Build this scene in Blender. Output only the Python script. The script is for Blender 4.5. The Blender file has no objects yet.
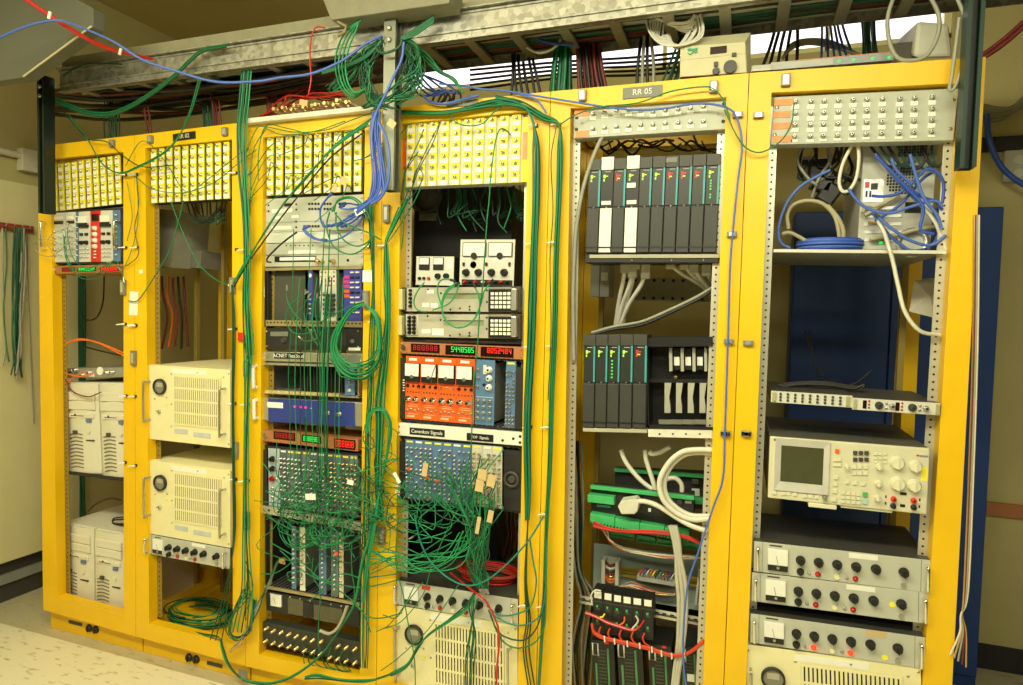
import bpy, math, random
from mathutils import Vector, Matrix
random.seed(7)
SC = bpy.context.scene
COL = SC.collection
# ---------------------------------------------------------------- camera
S, ZF = 1.05, 0.235
FPX = 642.22
cam = bpy.data.cameras.new('camera')
camo = bpy.data.objects.new('camera', cam); COL.objects.link(camo)
CP = Vector((3.0134*S, -2.0278*S, (1.2940+ZF)*S))
YAW, TILT, ROLL = 0.34230, 1.52370, 0.02340
RM = Matrix.Rotation(YAW, 3, 'Z') @ Matrix.Rotation(TILT, 3, 'X') @ Matrix.Rotation(ROLL, 3, 'Z')
camo.matrix_world = Matrix.Translation(CP) @ RM.to_4x4()
cam.sensor_fit = 'HORIZONTAL'; cam.sensor_width = 36.0
cam.lens = FPX/1023*36.0
cam.clip_start = 0.02
SC.camera = camo
# ---------------------------------------------------------------- world, lamps, exposure
SC.view_settings.view_transform = 'Standard'; SC.view_settings.look = 'None'
SC.view_settings.exposure = -0.08; SC.view_settings.gamma = 1.0; SC.view_settings.use_curve_mapping = False
W = bpy.data.worlds.new('room_air'); SC.world = W; W.use_nodes = True
W.node_tree.nodes['Background'].inputs[0].default_value = (1.0, 0.93, 0.52, 1)
W.node_tree.nodes['Background'].inputs[1].default_value = 0.07
def area(name, loc, rot, sx, sy, power, color=(1.0, 0.96, 0.66)):
    l = bpy.data.lights.new(name, 'AREA'); l.shape = 'RECTANGLE'; l.size = sx; l.size_y = sy
    l.energy = power; l.color = color
    o = bpy.data.objects.new(name, l); o.location = loc; o.rotation_euler = rot; COL.objects.link(o)
    return o
# fluorescent ceiling lamps over the aisle in front of the racks, plus added uplight
area('aisle_light', (2.6, -1.75, 2.86), (math.radians(20), 0, 0), 2.4, 0.3, 70)
area('aisle_light', (0.9, -1.9, 2.86), (math.radians(20), 0, 0), 1.4, 0.3, 30)
area('aisle_light', (3.4, -3.4, 2.86), (math.radians(25), 0, 0), 2.4, 0.3, 40)
area('aisle_light', (1.6, -1.8, 2.9), (math.pi, 0, 0), 3.4, 0.3, 48)  # upward lamp added to brighten the ceiling and the ambient light
# ---------------------------------------------------------------- helpers
def ray(u, v):
    return RM @ Vector(((u-511.5)/FPX, -(v-342.5)/FPX, -1.0))
def at(u, v, Y):
    d = ray(u, v); return CP + d*((Y-CP.y)/d.y)
def atz(u, v, z):
    d = ray(u, v); return CP + d*((z-CP.z)/d.z)
def atx(u, v, x):
    d = ray(u, v); return CP + d*((x-CP.x)/d.x)
def Z(x0, y0, s):
    return lambda a, b: (x0+a/s, y0+b/s)
ID = Z(0, 0, 1.0)
ZA=Z(40,130,4.282); ZB=Z(130,110,4.285); ZC=Z(240,100,5.683); ZD=Z(395,100,6.394); ZE=Z(550,120,4.565); ZF_=Z(550,260,3.605)
ZG=Z(750,90,3.747); ZH=Z(750,370,4.281); ZI=Z(740,520,4.152); ZJ=Z(580,450,6.229); ZK=Z(580,560,5.479); ZL=Z(390,170,5.269)
ZM=Z(390,270,6.82); ZN=Z(390,340,6.82); ZO=Z(385,420,4.891); ZP=Z(385,540,4.726); ZQ=Z(250,190,6.846); ZR=Z(240,290,4.894)
ZS=Z(240,410,4.894); ZT=Z(250,550,6.846); ZU=Z(230,600,6.394); ZV=Z(130,340,4.031); ZW=Z(130,490,3.515); ZX=Z(30,320,3.808)
ZY=Z(30,490,3.517); Z1=Z(0,0,3.935); Z2=Z(240,0,3.935); Z3=Z(480,0,3.935); Z4=Z(720,0,3.376); Z5=Z(0,170,3.935)
Z6=Z(240,170,4.894); Z7=Z(360,80,8.525); Z8=Z(330,20,7.608); Z9=Z(640,0,6.225)

def smooth_path(pts, n=5):
    P = [Vector(p) for p in pts]
    if len(P) < 3: return P
    out = []
    for i in range(len(P)-1):
        p0 = P[i-1] if i else P[0]*2-P[1]
        p1, p2 = P[i], P[i+1]
        p3 = P[i+2] if i+2 < len(P) else P[-1]*2-P[-2]
        for k in range(n):
            t = k/n
            out.append(0.5*((2*p1)+(p2-p0)*t+(2*p0-5*p1+4*p2-p3)*t*t+(3*p1-p0-3*p2+p3)*t**3))
    out.append(P[-1]); return out

class MB:
    def __init__(s): s.v=[]; s.f=[]; s.m=[]; s.s=[]
    def add(s, vs, fs, m=0, sm=False):
        b=len(s.v); s.v += [tuple(v) for v in vs]
        for f in fs: s.f.append([b+i for i in f]); s.m.append(m); s.s.append(sm)
        return s
    def hexa(s, p, m=0):     # 8 corners: front 4 (ccw seen from -y), back 4
        return s.add(p, [(0,1,2,3),(7,6,5,4),(0,4,5,1),(1,5,6,2),(2,6,7,3),(3,7,4,0)], m)
    def box(s, x0,x1,y0,y1,z0,z1, m=0):
        return s.hexa([(x0,y0,z0),(x1,y0,z0),(x1,y0,z1),(x0,y0,z1),(x0,y1,z0),(x1,y1,z0),(x1,y1,z1),(x0,y1,z1)], m)
    def prism(s, poly, y0, y1, m=0):   # poly of (x,z), ccw seen from the front
        n=len(poly)
        return s.add([(x,y0,z) for x,z in poly]+[(x,y1,z) for x,z in poly],
            [tuple(range(n)), tuple(range(2*n-1,n-1,-1))]+[(i,i+n,(i+1)%n+n,(i+1)%n) for i in range(n)], m)
    def cyl(s, cx, cz, y0, y1, r0, r1=None, n=14, m=0):   # axis along y, front y0
        return s.lathe(cx, cz, [(r0,y0),(r0 if r1 is None else r1,y1)], n, m)
    def lathe(s, cx, cz, prof, n=14, m=0, sm=True):
        vs=[]; fs=[]
        for r,y in prof:
            for k in range(n):
                a=2*math.pi*k/n; vs.append((cx+r*math.cos(a), y, cz+r*math.sin(a)))
        s.add(vs, [(j*n+k, (j+1)*n+k, (j+1)*n+(k+1)%n, j*n+(k+1)%n) for j in range(len(prof)-1) for k in range(n)], m, sm)
        q=len(prof)-1
        s.add(vs[:n], [tuple(range(n))], m); s.add(vs[q*n:], [tuple(range(n-1,-1,-1))], m)
        return s
    def ring(s, cx, cz, y0, y1, ro, ri, n=20, m=0):
        vs=[]
        for r,y in ((ro,y0),(ro,y1),(ri,y1),(ri,y0)):
            for k in range(n):
                a=2*math.pi*k/n; vs.append((cx+r*math.cos(a), y, cz+r*math.sin(a)))
        return s.add(vs, [(j*n+k, ((j+1)%4)*n+k, ((j+1)%4)*n+(k+1)%n, j*n+(k+1)%n) for j in range(4) for k in range(n)], m, True)
    def tube(s, pts, r, n=6, m=0, closed=False):
        P=[Vector(p) for p in pts]; N=len(P)
        if N<2: return s
        vs=[]; up=None
        for i in range(N):
            t=(P[(i+1)%N]-P[i-1]) if closed else (P[min(i+1,N-1)]-P[max(i-1,0)])
            if t.length<1e-9: t=Vector((0,0,1))
            t.normalize()
            if up is None:
                up=Vector((0,0,1)) if abs(t.z)<.9 else Vector((1,0,0))
            a=t.cross(up)
            if a.length<1e-4: a=t.orthogonal()
            a.normalize(); up=a.cross(t).normalized()
            rr=r[i] if isinstance(r,(list,tuple)) else r
            for k in range(n):
                w=2*math.pi*k/n; vs.append(P[i]+a*(rr*math.cos(w))+up*(rr*math.sin(w)))
        fs=[(i*n+k,i*n+(k+1)%n,(i+1)%N*n+(k+1)%n,(i+1)%N*n+k) for i in range(N if closed else N-1) for k in range(n)]
        s.add(vs,fs,m,True)
        if not closed: s.add(vs[:n],[tuple(range(n-1,-1,-1))],m); s.add(vs[-n:],[tuple(range(n))],m)
        return s
    def mesh(s, name, mats):
        me=bpy.data.meshes.new(name); me.from_pydata(s.v,[],s.f)
        for m in (mats if isinstance(mats,(list,tuple)) else [mats]): me.materials.append(m)
        me.polygons.foreach_set('material_index', s.m); me.polygons.foreach_set('use_smooth', s.s); me.update()
        return me
    def build(s, name, mats, parent=None, bev=0, loc=None):
        o=bpy.data.objects.new(name, s.mesh(name, mats)); COL.objects.link(o)
        if parent is not None: o.parent=parent
        if loc is not None: o.location=loc
        if bev:
            b=o.modifiers.new('edge','BEVEL'); b.width=bev; b.segments=2; b.limit_method='ANGLE'; b.angle_limit=math.radians(50)
        return o
def inst(mesh, name, parent, loc, rot=None):
    o=bpy.data.objects.new(name, mesh); COL.objects.link(o); o.parent=parent; o.location=loc
    if rot: o.rotation_euler=rot
    return o
def tag(o, label, cat=None, group=None, kind=None):
    if label: o['label']=label
    if cat: o['category']=cat
    if group: o['group']=group
    if kind: o['kind']=kind
    return o
def empty(name, loc, rot=(0,0,0)):
    o=bpy.data.objects.new(name, None); o.empty_display_size=.05; o.location=loc; o.rotation_euler=rot; COL.objects.link(o); return o
# ---------------------------------------------------------------- materials
MATS={}
def M(name, col=None, rough=.5, metal=0., var=.07, scale=25., spec=.5, bump=0.):
    if name in MATS: return MATS[name]
    m=bpy.data.materials.new(name); m.use_nodes=True; nt=m.node_tree; b=nt.nodes['Principled BSDF']
    b.inputs['Roughness'].default_value=rough; b.inputs['Metallic'].default_value=metal; b.inputs['Specular IOR Level'].default_value=spec
    tc=nt.nodes.new('ShaderNodeTexCoord'); no=nt.nodes.new('ShaderNodeTexNoise'); no.inputs['Scale'].default_value=scale; no.inputs['Detail'].default_value=4
    nt.links.new(tc.outputs['Object'], no.inputs['Vector'])
    rp=nt.nodes.new('ShaderNodeValToRGB'); rp.color_ramp.elements[0].position=.3; rp.color_ramp.elements[1].position=.7
    rp.color_ramp.elements[0].color=tuple(c*(1-var) for c in col)+(1,); rp.color_ramp.elements[1].color=tuple(min(1,c*(1+var)) for c in col)+(1,)
    nt.links.new(no.outputs['Fac'], rp.inputs['Fac']); nt.links.new(rp.outputs['Color'], b.inputs['Base Color'])
    if bump:
        bp=nt.nodes.new('ShaderNodeBump'); bp.inputs['Strength'].default_value=bump; bp.inputs['Distance'].default_value=.002
        nt.links.new(no.outputs['Fac'], bp.inputs['Height']); nt.links.new(bp.outputs['Normal'], b.inputs['Normal'])
    MATS[name]=m; return m
def EM(name, col, st):
    if name in MATS: return MATS[name]
    m=bpy.data.materials.new(name); m.use_nodes=True; b=m.node_tree.nodes['Principled BSDF']
    b.inputs['Base Color'].default_value=(*[c*.5 for c in col],1); b.inputs['Emission Color'].default_value=(*col,1); b.inputs['Emission Strength'].default_value=st
    MATS[name]=m; return m
yel=M('yellow_enamel',(.88,.53,.003),.42,0,.04,6); yel2=M('yellow_strip',(.92,.78,.012),.5,0,.04); white=M('white_label',(.87,.87,.80),.6,0,.03)
cream=M('cream_enamel',(.84,.78,.46),.5,0,.03,8); grey=M('grey_panel',(.52,.53,.45),.45,0,.04,12); dgrey=M('dark_grey',(.055,.055,.048),.5)
black=M('black_plastic',(.012,.012,.012),.4); blackm=M('black_metal',(.02,.02,.02),.55); alu=M('aluminium',(.72,.72,.68),.32,.85,.05); steel=M('steel',(.5,.5,.46),.35,.9,.06)
galv=None
pcw=M('computer_beige',(.74,.71,.58),.5,0,.02,8); green=M('green_cable',(.005,.19,.065),.42,0,.1,8); dgreen=M('dark_green_cable',(.003,.065,.03),.45,0,.1,8)
green2=M('bright_green_cable',(.012,.29,.10),.42,0,.1,8); blue=M('blue_cable',(.03,.09,.48),.4,0,.06); red=M('red_cable',(.6,.02,.01),.4,0,.06); wcab=M('white_cable',(.72,.70,.6),.45,0,.04)
gcab=M('grey_cable',(.33,.33,.27),.5); bcab=M('black_cable',(.012,.012,.012),.45); ocab=M('orange_cable',(.85,.16,.02),.4); rust=M('dark_red_cable',(.16,.02,.015),.5)
navy=M('navy_paint',(.014,.055,.25),.45,0,.08,4); bluep=M('blue_panel',(.03,.05,.28),.4); nimb=M('nim_blue',(.10,.20,.38),.45,0,.06); orange=M('orange_panel',(.86,.12,.012),.45,0,.04)
tape=M('orange_tape',(.88,.32,.12),.6); tan=M('tan_tag',(.62,.46,.22),.6); brass=M('brass',(.62,.45,.2),.3,.9); chrome=M('chrome',(.85,.85,.82),.15,1.,.02); wood=M('copper_brown',(.42,.16,.06),.5)
redp=M('red_plastic',(.7,.02,.015),.3); plcg=M('charcoal_plastic',(.042,.044,.040),.5,0,.05); teal=M('teal_strip',(.05,.36,.40),.4); tgreen=M('terminal_green',(.06,.48,.16),.45,0,.05)
redlamp=EM('red_lamp_lit',(1,.03,.01),2.5); redoff=M('red_lamp',(.45,.01,.01),.2); ledg=EM('green_digits',(.03,.8,.1),1.0); ledr=EM('red_digits',(1,.02,.01),1.1); ledd=EM('dim_red_digits',(.5,.02,.02),.5)
ledy=EM('yellow_green_light',(.5,.9,.05),1.1); dispbg=M('display_glass',(.02,.006,.006),.15); screen=M('crt_glass',(.07,.075,.035),.15); mface=M('meter_face',(.86,.86,.80),.3,0,.02); yst=M('yellow_sticker',(.92,.82,.05),.6)
postm=M('strut_green_black',(.018,.03,.024),.35,.3); bluec=M('module_blue',(.05,.06,.34),.45); pink=M('magenta_mark',(.6,.04,.25),.5); rub=M('rubber',(.02,.02,.02),.7)
# ---------------------------------------------------------------- setting
def mix_mat(name, c1, c2, scale, rough, metal=0., thr=(.45,.6), vor=False, bump=0):
    m=bpy.data.materials.new(name); m.use_nodes=True; nt=m.node_tree; b=nt.nodes['Principled BSDF']
    tc=nt.nodes.new('ShaderNodeTexCoord'); no=nt.nodes.new('ShaderNodeTexVoronoi' if vor else 'ShaderNodeTexNoise'); no.inputs['Scale'].default_value=scale
    nt.links.new(tc.outputs['Object'], no.inputs['Vector'])
    rp=nt.nodes.new('ShaderNodeValToRGB'); rp.color_ramp.elements[0].position,rp.color_ramp.elements[1].position=thr
    rp.color_ramp.elements[0].color=(*c1,1); rp.color_ramp.elements[1].color=(*c2,1)
    nt.links.new(no.outputs['Color' if vor else 'Fac'], rp.inputs['Fac']); nt.links.new(rp.outputs['Color'], b.inputs['Base Color'])
    b.inputs['Roughness'].default_value=rough; b.inputs['Metallic'].default_value=metal
    return m
galv=mix_mat('galvanized_steel',(.27,.265,.22),(.46,.45,.40),55,.40,.5,(.2,.8),True)
wallm=M('beige_wall_paint',(.50,.44,.20),.75,0,.03,3); ceilm=M('ceiling_paint',(.50,.42,.17),.8,0,.04,2); ductm=M('duct_grey',(.13,.135,.11),.6,0,.08,4)
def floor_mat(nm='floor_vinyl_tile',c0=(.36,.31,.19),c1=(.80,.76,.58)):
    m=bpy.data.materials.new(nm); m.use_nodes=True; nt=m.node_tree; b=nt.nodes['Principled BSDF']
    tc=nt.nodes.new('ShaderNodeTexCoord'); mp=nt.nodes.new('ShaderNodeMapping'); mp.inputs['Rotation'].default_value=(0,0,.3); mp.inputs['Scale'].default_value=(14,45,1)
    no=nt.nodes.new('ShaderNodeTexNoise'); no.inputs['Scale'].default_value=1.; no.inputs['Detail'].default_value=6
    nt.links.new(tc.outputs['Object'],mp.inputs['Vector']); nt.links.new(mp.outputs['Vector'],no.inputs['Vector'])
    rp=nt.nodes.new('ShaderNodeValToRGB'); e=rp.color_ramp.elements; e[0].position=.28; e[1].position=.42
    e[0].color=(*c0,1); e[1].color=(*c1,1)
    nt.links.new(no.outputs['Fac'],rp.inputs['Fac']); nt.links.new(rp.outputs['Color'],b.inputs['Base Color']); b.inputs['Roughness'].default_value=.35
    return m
floorm=floor_mat()
XL=-0.56; YB=1.38; XR=5.6; YF=-4.6; ZC_=3.42
def struct(name, mb, m, parent=None, bev=0):
    o=mb.build(name,m,parent,bev)
    o['kind']='structure'; return o
struct('floor', MB().box(XL-.1,XR,YF,-.028,-.05,0,0).box(XL-.1,XR,-.028,YB+.1,-.05,0,1), [floorm,floor_mat('floor_darker_tile',(.30,.25,.13),(.50,.45,.29))])  # rear part of the floor has a darker, yellower tile colour
struct('ceiling', MB().box(XL-.1,XR,YF,YB+.1,ZC_,ZC_+.05), ceilm)
struct('wall_left', MB().box(XL-.1,XL,YF,YB+.1,0,ZC_), wallm)
# back wall with a doorway and a high window band
WX0=at(400,75,YB).x; WX1=at(952,40,YB).x; WZ0=(at(775,54,YB).z+at(640,72,YB).z)/2; WZ1=3.36
b=MB().box(XL-.1,XR,YB,YB+.1,0,WZ0)
b.box(XL-.1,WX0,YB,YB+.1,WZ0,ZC_).box(WX1,XR,YB,YB+.1,WZ0,ZC_).box(WX0,WX1,YB,YB+.1,WZ1,ZC_)
struct('wall_back', b, wallm)
win=MB()
wn=struct('window_1', MB().box(WX0,WX1,YB+.02,YB+.05,WZ0,WZ0+.03).box(WX0,WX1,YB+.02,YB+.05,WZ1-.03,WZ1).box(WX0,WX0+.03,YB+.02,YB+.05,WZ0,WZ1).box(WX1-.03,WX1,YB+.02,YB+.05,WZ0,WZ1).box(2.72,2.74,YB+.02,YB+.05,WZ0,WZ1).box(3.5,3.52,YB+.02,YB+.05,WZ0,WZ1), cream)
MB().box(WX0+.03,WX1-.03,YB+.055,YB+.06,WZ0+.03,WZ1-.03).build('window_pane', EM('daylight_pane',(1,.97,1.0),1.7), wn)
YC=1.14
DX0=at(792,300,YC).x; DX1=at(997,350,YC).x; DZ=at(850,210,YC).z
bcb=empty('storage_cabinet',(DX0,YC,0)); bcb['label']='tall dark blue metal cabinet standing behind the rightmost rack'; bcb['category']='cabinet'
cw_=DX1-DX0
MB().box(0,cw_,.02,YB-.03-YC,0,DZ).build('carcass',navy,bcb,.004)
for x0,x1 in ((.004,cw_*.5-.003),(cw_*.5+.003,cw_-.004)):
    dd=MB().box(x0,x1,0,.018,.06,DZ-.006).build('door',navy,bcb,.003)
    hx=x1-.05 if x0<.1 else x0+.05
    MB().tube(smooth_path([(hx,0,1.0),(hx,-.03,1.01),(hx,-.03,1.11),(hx,0,1.12)],3),.006,8).build('handle',steel,dd)
struct('baseboard_back', MB().box(XL,XR,YB-.012,YB,0,.115), rub)
struct('baseboard_left', MB().box(XL,XL+.012,YF,YB-.012,0,.05), rub)
struct('trim_1', MB().box(at(985,509,YB).x,XR,YB-.02,YB,at(1000,509,YB).z-.03,at(1000,509,YB).z+.03), wood)
struct('trim_2', MB().box(at(960,145,YB).x,at(1021,145,YB).x,YB-.035,YB,at(1000,145,YB).z-.03,at(1000,145,YB).z+.03), blackm)
# cream cabinet along the left wall, raised on a dark toe space
cab=empty('base_cabinet',(XL,0.0,0)); tag(cab,'cream painted cabinet front with grey plinth left of the yellow racks','cabinet')
# ---------------------------------------------------------------- racks
LB=[((37.3,146.5),(43,609.8)),((134.3,135.3),(135.8,636.6)),((246,122),(245.3,666.2)),((383,108.5),(376.7,650)),((550.7,91.5),(537,660)),((749.2,73),(725.3,646)),((986.5,56.6),(953.5,669.5))]
LI=[(((50.5,159),(57,596.7)),((123.3,151.9),(123.9,615))),(((145.2,148),(149.1,623.6)),((232,139.2),(232.8,644))),(((263,137.5),(258.9,654.7)),((364.9,128.2),(359.8,676.6))),
    (((401,123.5),(395.7,580)),((528,111),(519.3,599.5))),(((570.4,108.1),(562,660)),((726.4,96.9),(703.8,660))),(((771.5,92.5),(747.8,641.7)),((962,82.7),(923.8,678.6)))]
def lin(l, z=None):
    a,b=at(*l[0],0),at(*l[1],0)
    if z is None: return a
    t=(z-a.z)/(b.z-a.z); return Vector((a.x+t*(b.x-a.x),0,z))
OB=[at(*LB[k][1],0).z for k in range(3)]; obz=sum(OB)/3
IB=[at(*l[1],0).z for k in range(3) for l in LI[k]]; ibz=sum(IB)/6

RDEP=.60
RACKS=[]
railm=M('zinc_rail',(.60,.59,.50),.4,.5,.05)
rail2=M('ochre_rail',(.34,.25,.06),.5,.3,.05)
RLAB=['leftmost yellow rack, holding four computer towers','second yellow rack from the left, with two cream amplifier units','third yellow rack from the left, under a white tray of red cables',
 'fourth yellow rack from the left, holding the orange module crate','fifth yellow rack from the left, holding dark controller modules with teal strips','rightmost yellow rack, in front of the blue door']
clipm=M('clip_grey',(.24,.24,.20),.4,.2,.05)
def hexring(mb, outer, inner, y0, y1):
    # outer/inner: TL,TR,BR,BL (x,z)
    TL,TR,BR,BL=outer; tl,tr,br,bl=inner
    for q in ((TL,tl,bl,BL),(tr,TR,BR,br),(TL,TR,tr,tl),(bl,br,BR,BL)):
        c=[(p[0],p[1]) for p in q]
        A=sum(c[i][0]*c[(i+1)%4][1]-c[(i+1)%4][0]*c[i][1] for i in range(4))
        if A<0: c.reverse()
        mb.prism(c,y0,y1)
for k in range(6):
    l0,l1=LB[k],LB[k+1]; g=.0012
    TL=lin(l0); TR=lin(l1); BL=lin(l0,OB[k] if k<3 else obz); BR=lin(l1,OB[k+1] if k+1<3 else obz)
    i0,i1=LI[k]
    tl=lin(i0); tr=lin(i1)
    if k<3: bl=at(*i0[1],0); br=at(*i1[1],0)
    else: bl=lin(i0,ibz); br=lin(i1,ibz)
    f=lambda v:(v.x,v.z)
    out=[(TL.x+g,TL.z),(TR.x-g,TR.z),(BR.x-g,BR.z),(BL.x+g,BL.z)]; inn=[f(tl),f(tr),f(br),f(bl)]
    root=empty('equipment_rack',(0,0,0)); tag(root,RLAB[k],'rack','row of yellow equipment racks')
    mb=MB(); hexring(mb,out,inn,0,.045); hexring(mb,out,inn,RDEP-.045,RDEP)
    xa=max(TL.x,BL.x)+g; xb=min(TR.x,BR.x)-g; zt=min(TL.z,TR.z); zb=max(BL.z,BR.z)
    for xx0,xx1 in ((xa,xa+.04),(xb-.04,xb)):
        for zz0,zz1 in ((zb,zb+.05),(zt-.05,zt)): mb.box(xx0,xx1,.045,RDEP-.045,zz0,zz1)
    mb.build('frame',yel,root)
    pz=MB().box(xa,xb,.035,RDEP-.03,0,zb+.002); pz.build('plinth',yel,root,.002)
    # perforated mounting rails
    for sd,(ii,dx) in enumerate(((i0,1),(i1,-1))):
        rm=MB(); z0=ibz+.01; z1=min(tl.z,tr.z)-.01; n=int((z1-z0)/.0222)
        w=.024
        a=lin(ii,z0).x; b_=lin(ii,z1).x
        xs=lambda z,t: a+(b_-a)*(z-z0)/(z1-z0)+dx*t
        c=[(xs(z0,-.012),z0),(xs(z0,w),z0),(xs(z1,w),z1),(xs(z1,-.012),z1)]
        if dx<0: c.reverse()
        rm.prism(c,.047,.050,0)
        for q in range(n):
            zz=z0+.0222*(q+.5); rm.cyl(xs(zz,w*.5),zz,.0462,.0472,.0034,n=8,m=1)
        rm.build('mounting_rail',[rail2 if k<3 else railm,black],root)
        # side brace behind
        rb=MB().box(xs(z0,0) if dx>0 else xs(z0,0)-.02, xs(z0,0)+.02 if dx>0 else xs(z0,0), .42,.44, zb+.05, zt-.05)
        rb.build('rear_rail',rail2,root)
    RACKS.append(dict(root=root,inn=inn,out=out,zt=zt,zb=zb,xa=xa,xb=xb,i=(i0,i1)))
# ---------------------------------------------------------------- device helper
CACHE={}
def kmesh(kind, r, mat, L):
    key=(kind,round(r,4),mat.name,round(L,4))
    if key in CACHE: return CACHE[key]
    b=MB()
    if kind=='knob':
        b.lathe(0,0,[(r*.8,-L),(r*.86,-L*.92),(r,-L*.25),(r*1.12,-L*.18),(r*1.12,0)],16); b.box(-r*.13,r*.13,-L*1.22,-L*.9,-r*.85,r*.85)
    elif kind=='silver':
        b.lathe(0,0,[(r*.55,-L),(r*.62,-L*.97),(r*.62,-L*.4),(r,-L*.3),(r,0)],16); b.cyl(0,0,-L*1.02,-L*.9,r*.35,n=12,m=1)
    elif kind=='lamp': b.lathe(0,0,[(r*.35,-L),(r*.8,-L*.75),(r,-L*.3),(r*1.1,0)],12)
    elif kind=='lemo':
        b.lathe(0,0,[(r*.55,-L),(r*.75,-L),(r*.75,-L*.3),(r,-L*.3),(r,0)],10); b.cyl(0,0,-L*1.03,-L*.9,r*.4,n=8,m=1)
    elif kind=='toggle': b.lathe(0,0,[(r*.5,-L*.3),(r,-L*.25),(r,0)],8); b.tube([(0,-L*.2,0),(r*.2,-L,r*.9)],[r*.25,r*.35],6)
    elif kind=='disc': b.cyl(0,0,-L,0,r,n=16)
    elif kind=='screw': b.lathe(0,0,[(r*.4,-L),(r*.9,-L*.6),(r,0)],10); b.box(-r*.6,r*.6,-L*1.04,-L*.5,-r*.1,r*.1,1)
    elif kind=='button': b.box(-r,r,-L,0,-r,r)
    CACHE[key]=b.mesh(kind,[mat,black]); return CACHE[key]
class D:
    def __init__(s, name, label, cat, px, Y, depth=.25, mat=None, group=None, z=ID, body='chassis', bev=.0015, zbase=None, thing=True, back=0):
        P=[at(*z(*q),Y) for q in px]
        s.z=z; s.Y=Y
        ux=((P[1]-P[0])+(P[2]-P[3])); ux.y=0; s.a=math.atan2(ux.z,ux.x)
        s.W=((P[1]-P[0]).length+(P[2]-P[3]).length)/2; s.H=((P[0]-P[3]).length+(P[1]-P[2]).length)/2
        c=(P[0]+P[1]+P[2]+P[3])/4
        s.ux=Vector((math.cos(s.a),0,math.sin(s.a))); s.uz=Vector((-math.sin(s.a),0,math.cos(s.a)))
        if zbase is not None:
            top=c.z+s.H/2; s.H=top-zbase; s.a=0; s.ux=Vector((1,0,0)); s.uz=Vector((0,0,1)); c.z=(top+zbase)/2
        s.o=c-s.ux*s.W/2-s.uz*s.H/2
        s.r=empty(name,s.o,(0,-s.a,0)); tag(s.r,label,cat,group)
        if mat is not None: s.body=MB().box(0,s.W,0,depth,0,s.H).build(body,mat,s.r,bev)
    def p(s,a,b,Y=None):
        q=at(*s.z(a,b), s.Y if Y is None else Y)-s.o; return q.dot(s.ux), q.dot(s.uz)
    def rect(s,a0,b0,a1,b1):
        ca,cb=(a0+a1)/2,(b0+b1)/2; x,z=s.p(ca,cb); xa,za=s.p(ca+1,cb); xb,zb=s.p(ca,cb+1)
        j=Matrix(((xa-x,xb-x),(za-z,zb-z))).inverted()
        w=abs((a1-a0)/j[0][0]); h=abs((b1-b0)/j[1][1])
        return x-w/2,x+w/2,z-h/2,z+h/2
    def uvr(s,u0,v0,u1,v1): return u0*s.W,u1*s.W,(1-v1)*s.H,(1-v0)*s.H
    def box(s,name,R,mat,y0=-.002,y1=.0,bev=0,uv=False,par=None,label=None):
        x0,x1,z0,z1=s.uvr(*R) if uv else s.rect(*R)
        o=MB().box(x0,x1,y0,y1,z0,z1).build(name,mat,par or s.r,bev)
        if label: o['label']=label
        return o
    def k(s,kind,name,a,b,r,mat,L=.012,uv=False,y=0,par=None):
        x,z=(a*s.W,(1-b)*s.H) if uv else s.p(a,b)
        return inst(kmesh(kind,r,mat,L),name,par or s.r,(x,y,z))
    def handle(s,a,b0,b1,mat=chrome,out=.03,r=.004,uv=False,name='handle'):
        (x,z0),(_,z1)=((a*s.W,(1-b0)*s.H),(0,(1-b1)*s.H)) if uv else (s.p(a,b0),s.p(a,b1))
        return MB().tube(smooth_path([(x,0,z0),(x,-out*.8,z0),(x,-out,z0-.005 if z0>z1 else z0+.005),(x,-out,z1+.005 if z0>z1 else z1-.005),(x,-out*.8,z1),(x,0,z1)],3),r,8).build(name,mat,s.r)
    def screws(s,pts,r=.004,uv=True,mat=steel):
        for u,v in pts: s.k('screw','screw',u,v,r,mat,.002,uv)
FONT={}
def lettering(txt, size, mat, parent, loc, name='lettering', rot=(math.pi/2,0,0), ext=.0004):
    c=bpy.data.curves.new(name,'FONT'); c.body=txt; c.size=size; c.extrude=ext; c.align_x='CENTER'; c.align_y='CENTER'
    t=bpy.data.objects.new(name,c); COL.objects.link(t)
    dg=bpy.context.evaluated_depsgraph_get(); me=bpy.data.meshes.new_from_object(t.evaluated_get(dg))
    bpy.data.objects.remove(t); me.materials.clear(); me.materials.append(mat)
    return inst(me,name,parent,loc,rot)
ORD=['first','second','third','fourth','fifth','sixth','seventh','eighth','ninth','tenth','eleventh','twelfth']
SEG={'0':'abcdef','1':'bc','2':'abged','3':'abgcd','4':'fgbc','5':'afgcd','6':'afgedc','7':'abc','8':'abcdefg','9':'abcdfg'}
def digits(d, R, txt, mat, name='digits', par=None, y=-.0026):
    x0,x1,z0,z1=d.rect(*R); n=len(txt); w=(x1-x0)/n; b=MB(); t=w*.17
    for i,ch in enumerate(txt):
        a0=x0+i*w+w*.14; a1=x0+(i+1)*w-w*.14; zm=(z0+z1)/2
        for sg in SEG[ch]:
            q={'a':(a0,a1,z1-t,z1),'d':(a0,a1,z0,z0+t),'g':(a0,a1,zm-t/2,zm+t/2),'f':(a0,a0+t,zm,z1),'e':(a0,a0+t,z0,zm),'b':(a1-t,a1,zm,z1),'c':(a1-t,a1,z0,zm)}[sg]
            b.box(q[0],q[1],y,y+.0008,q[2],q[3])
    return b.build(name,mat,par or d.r)
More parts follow.
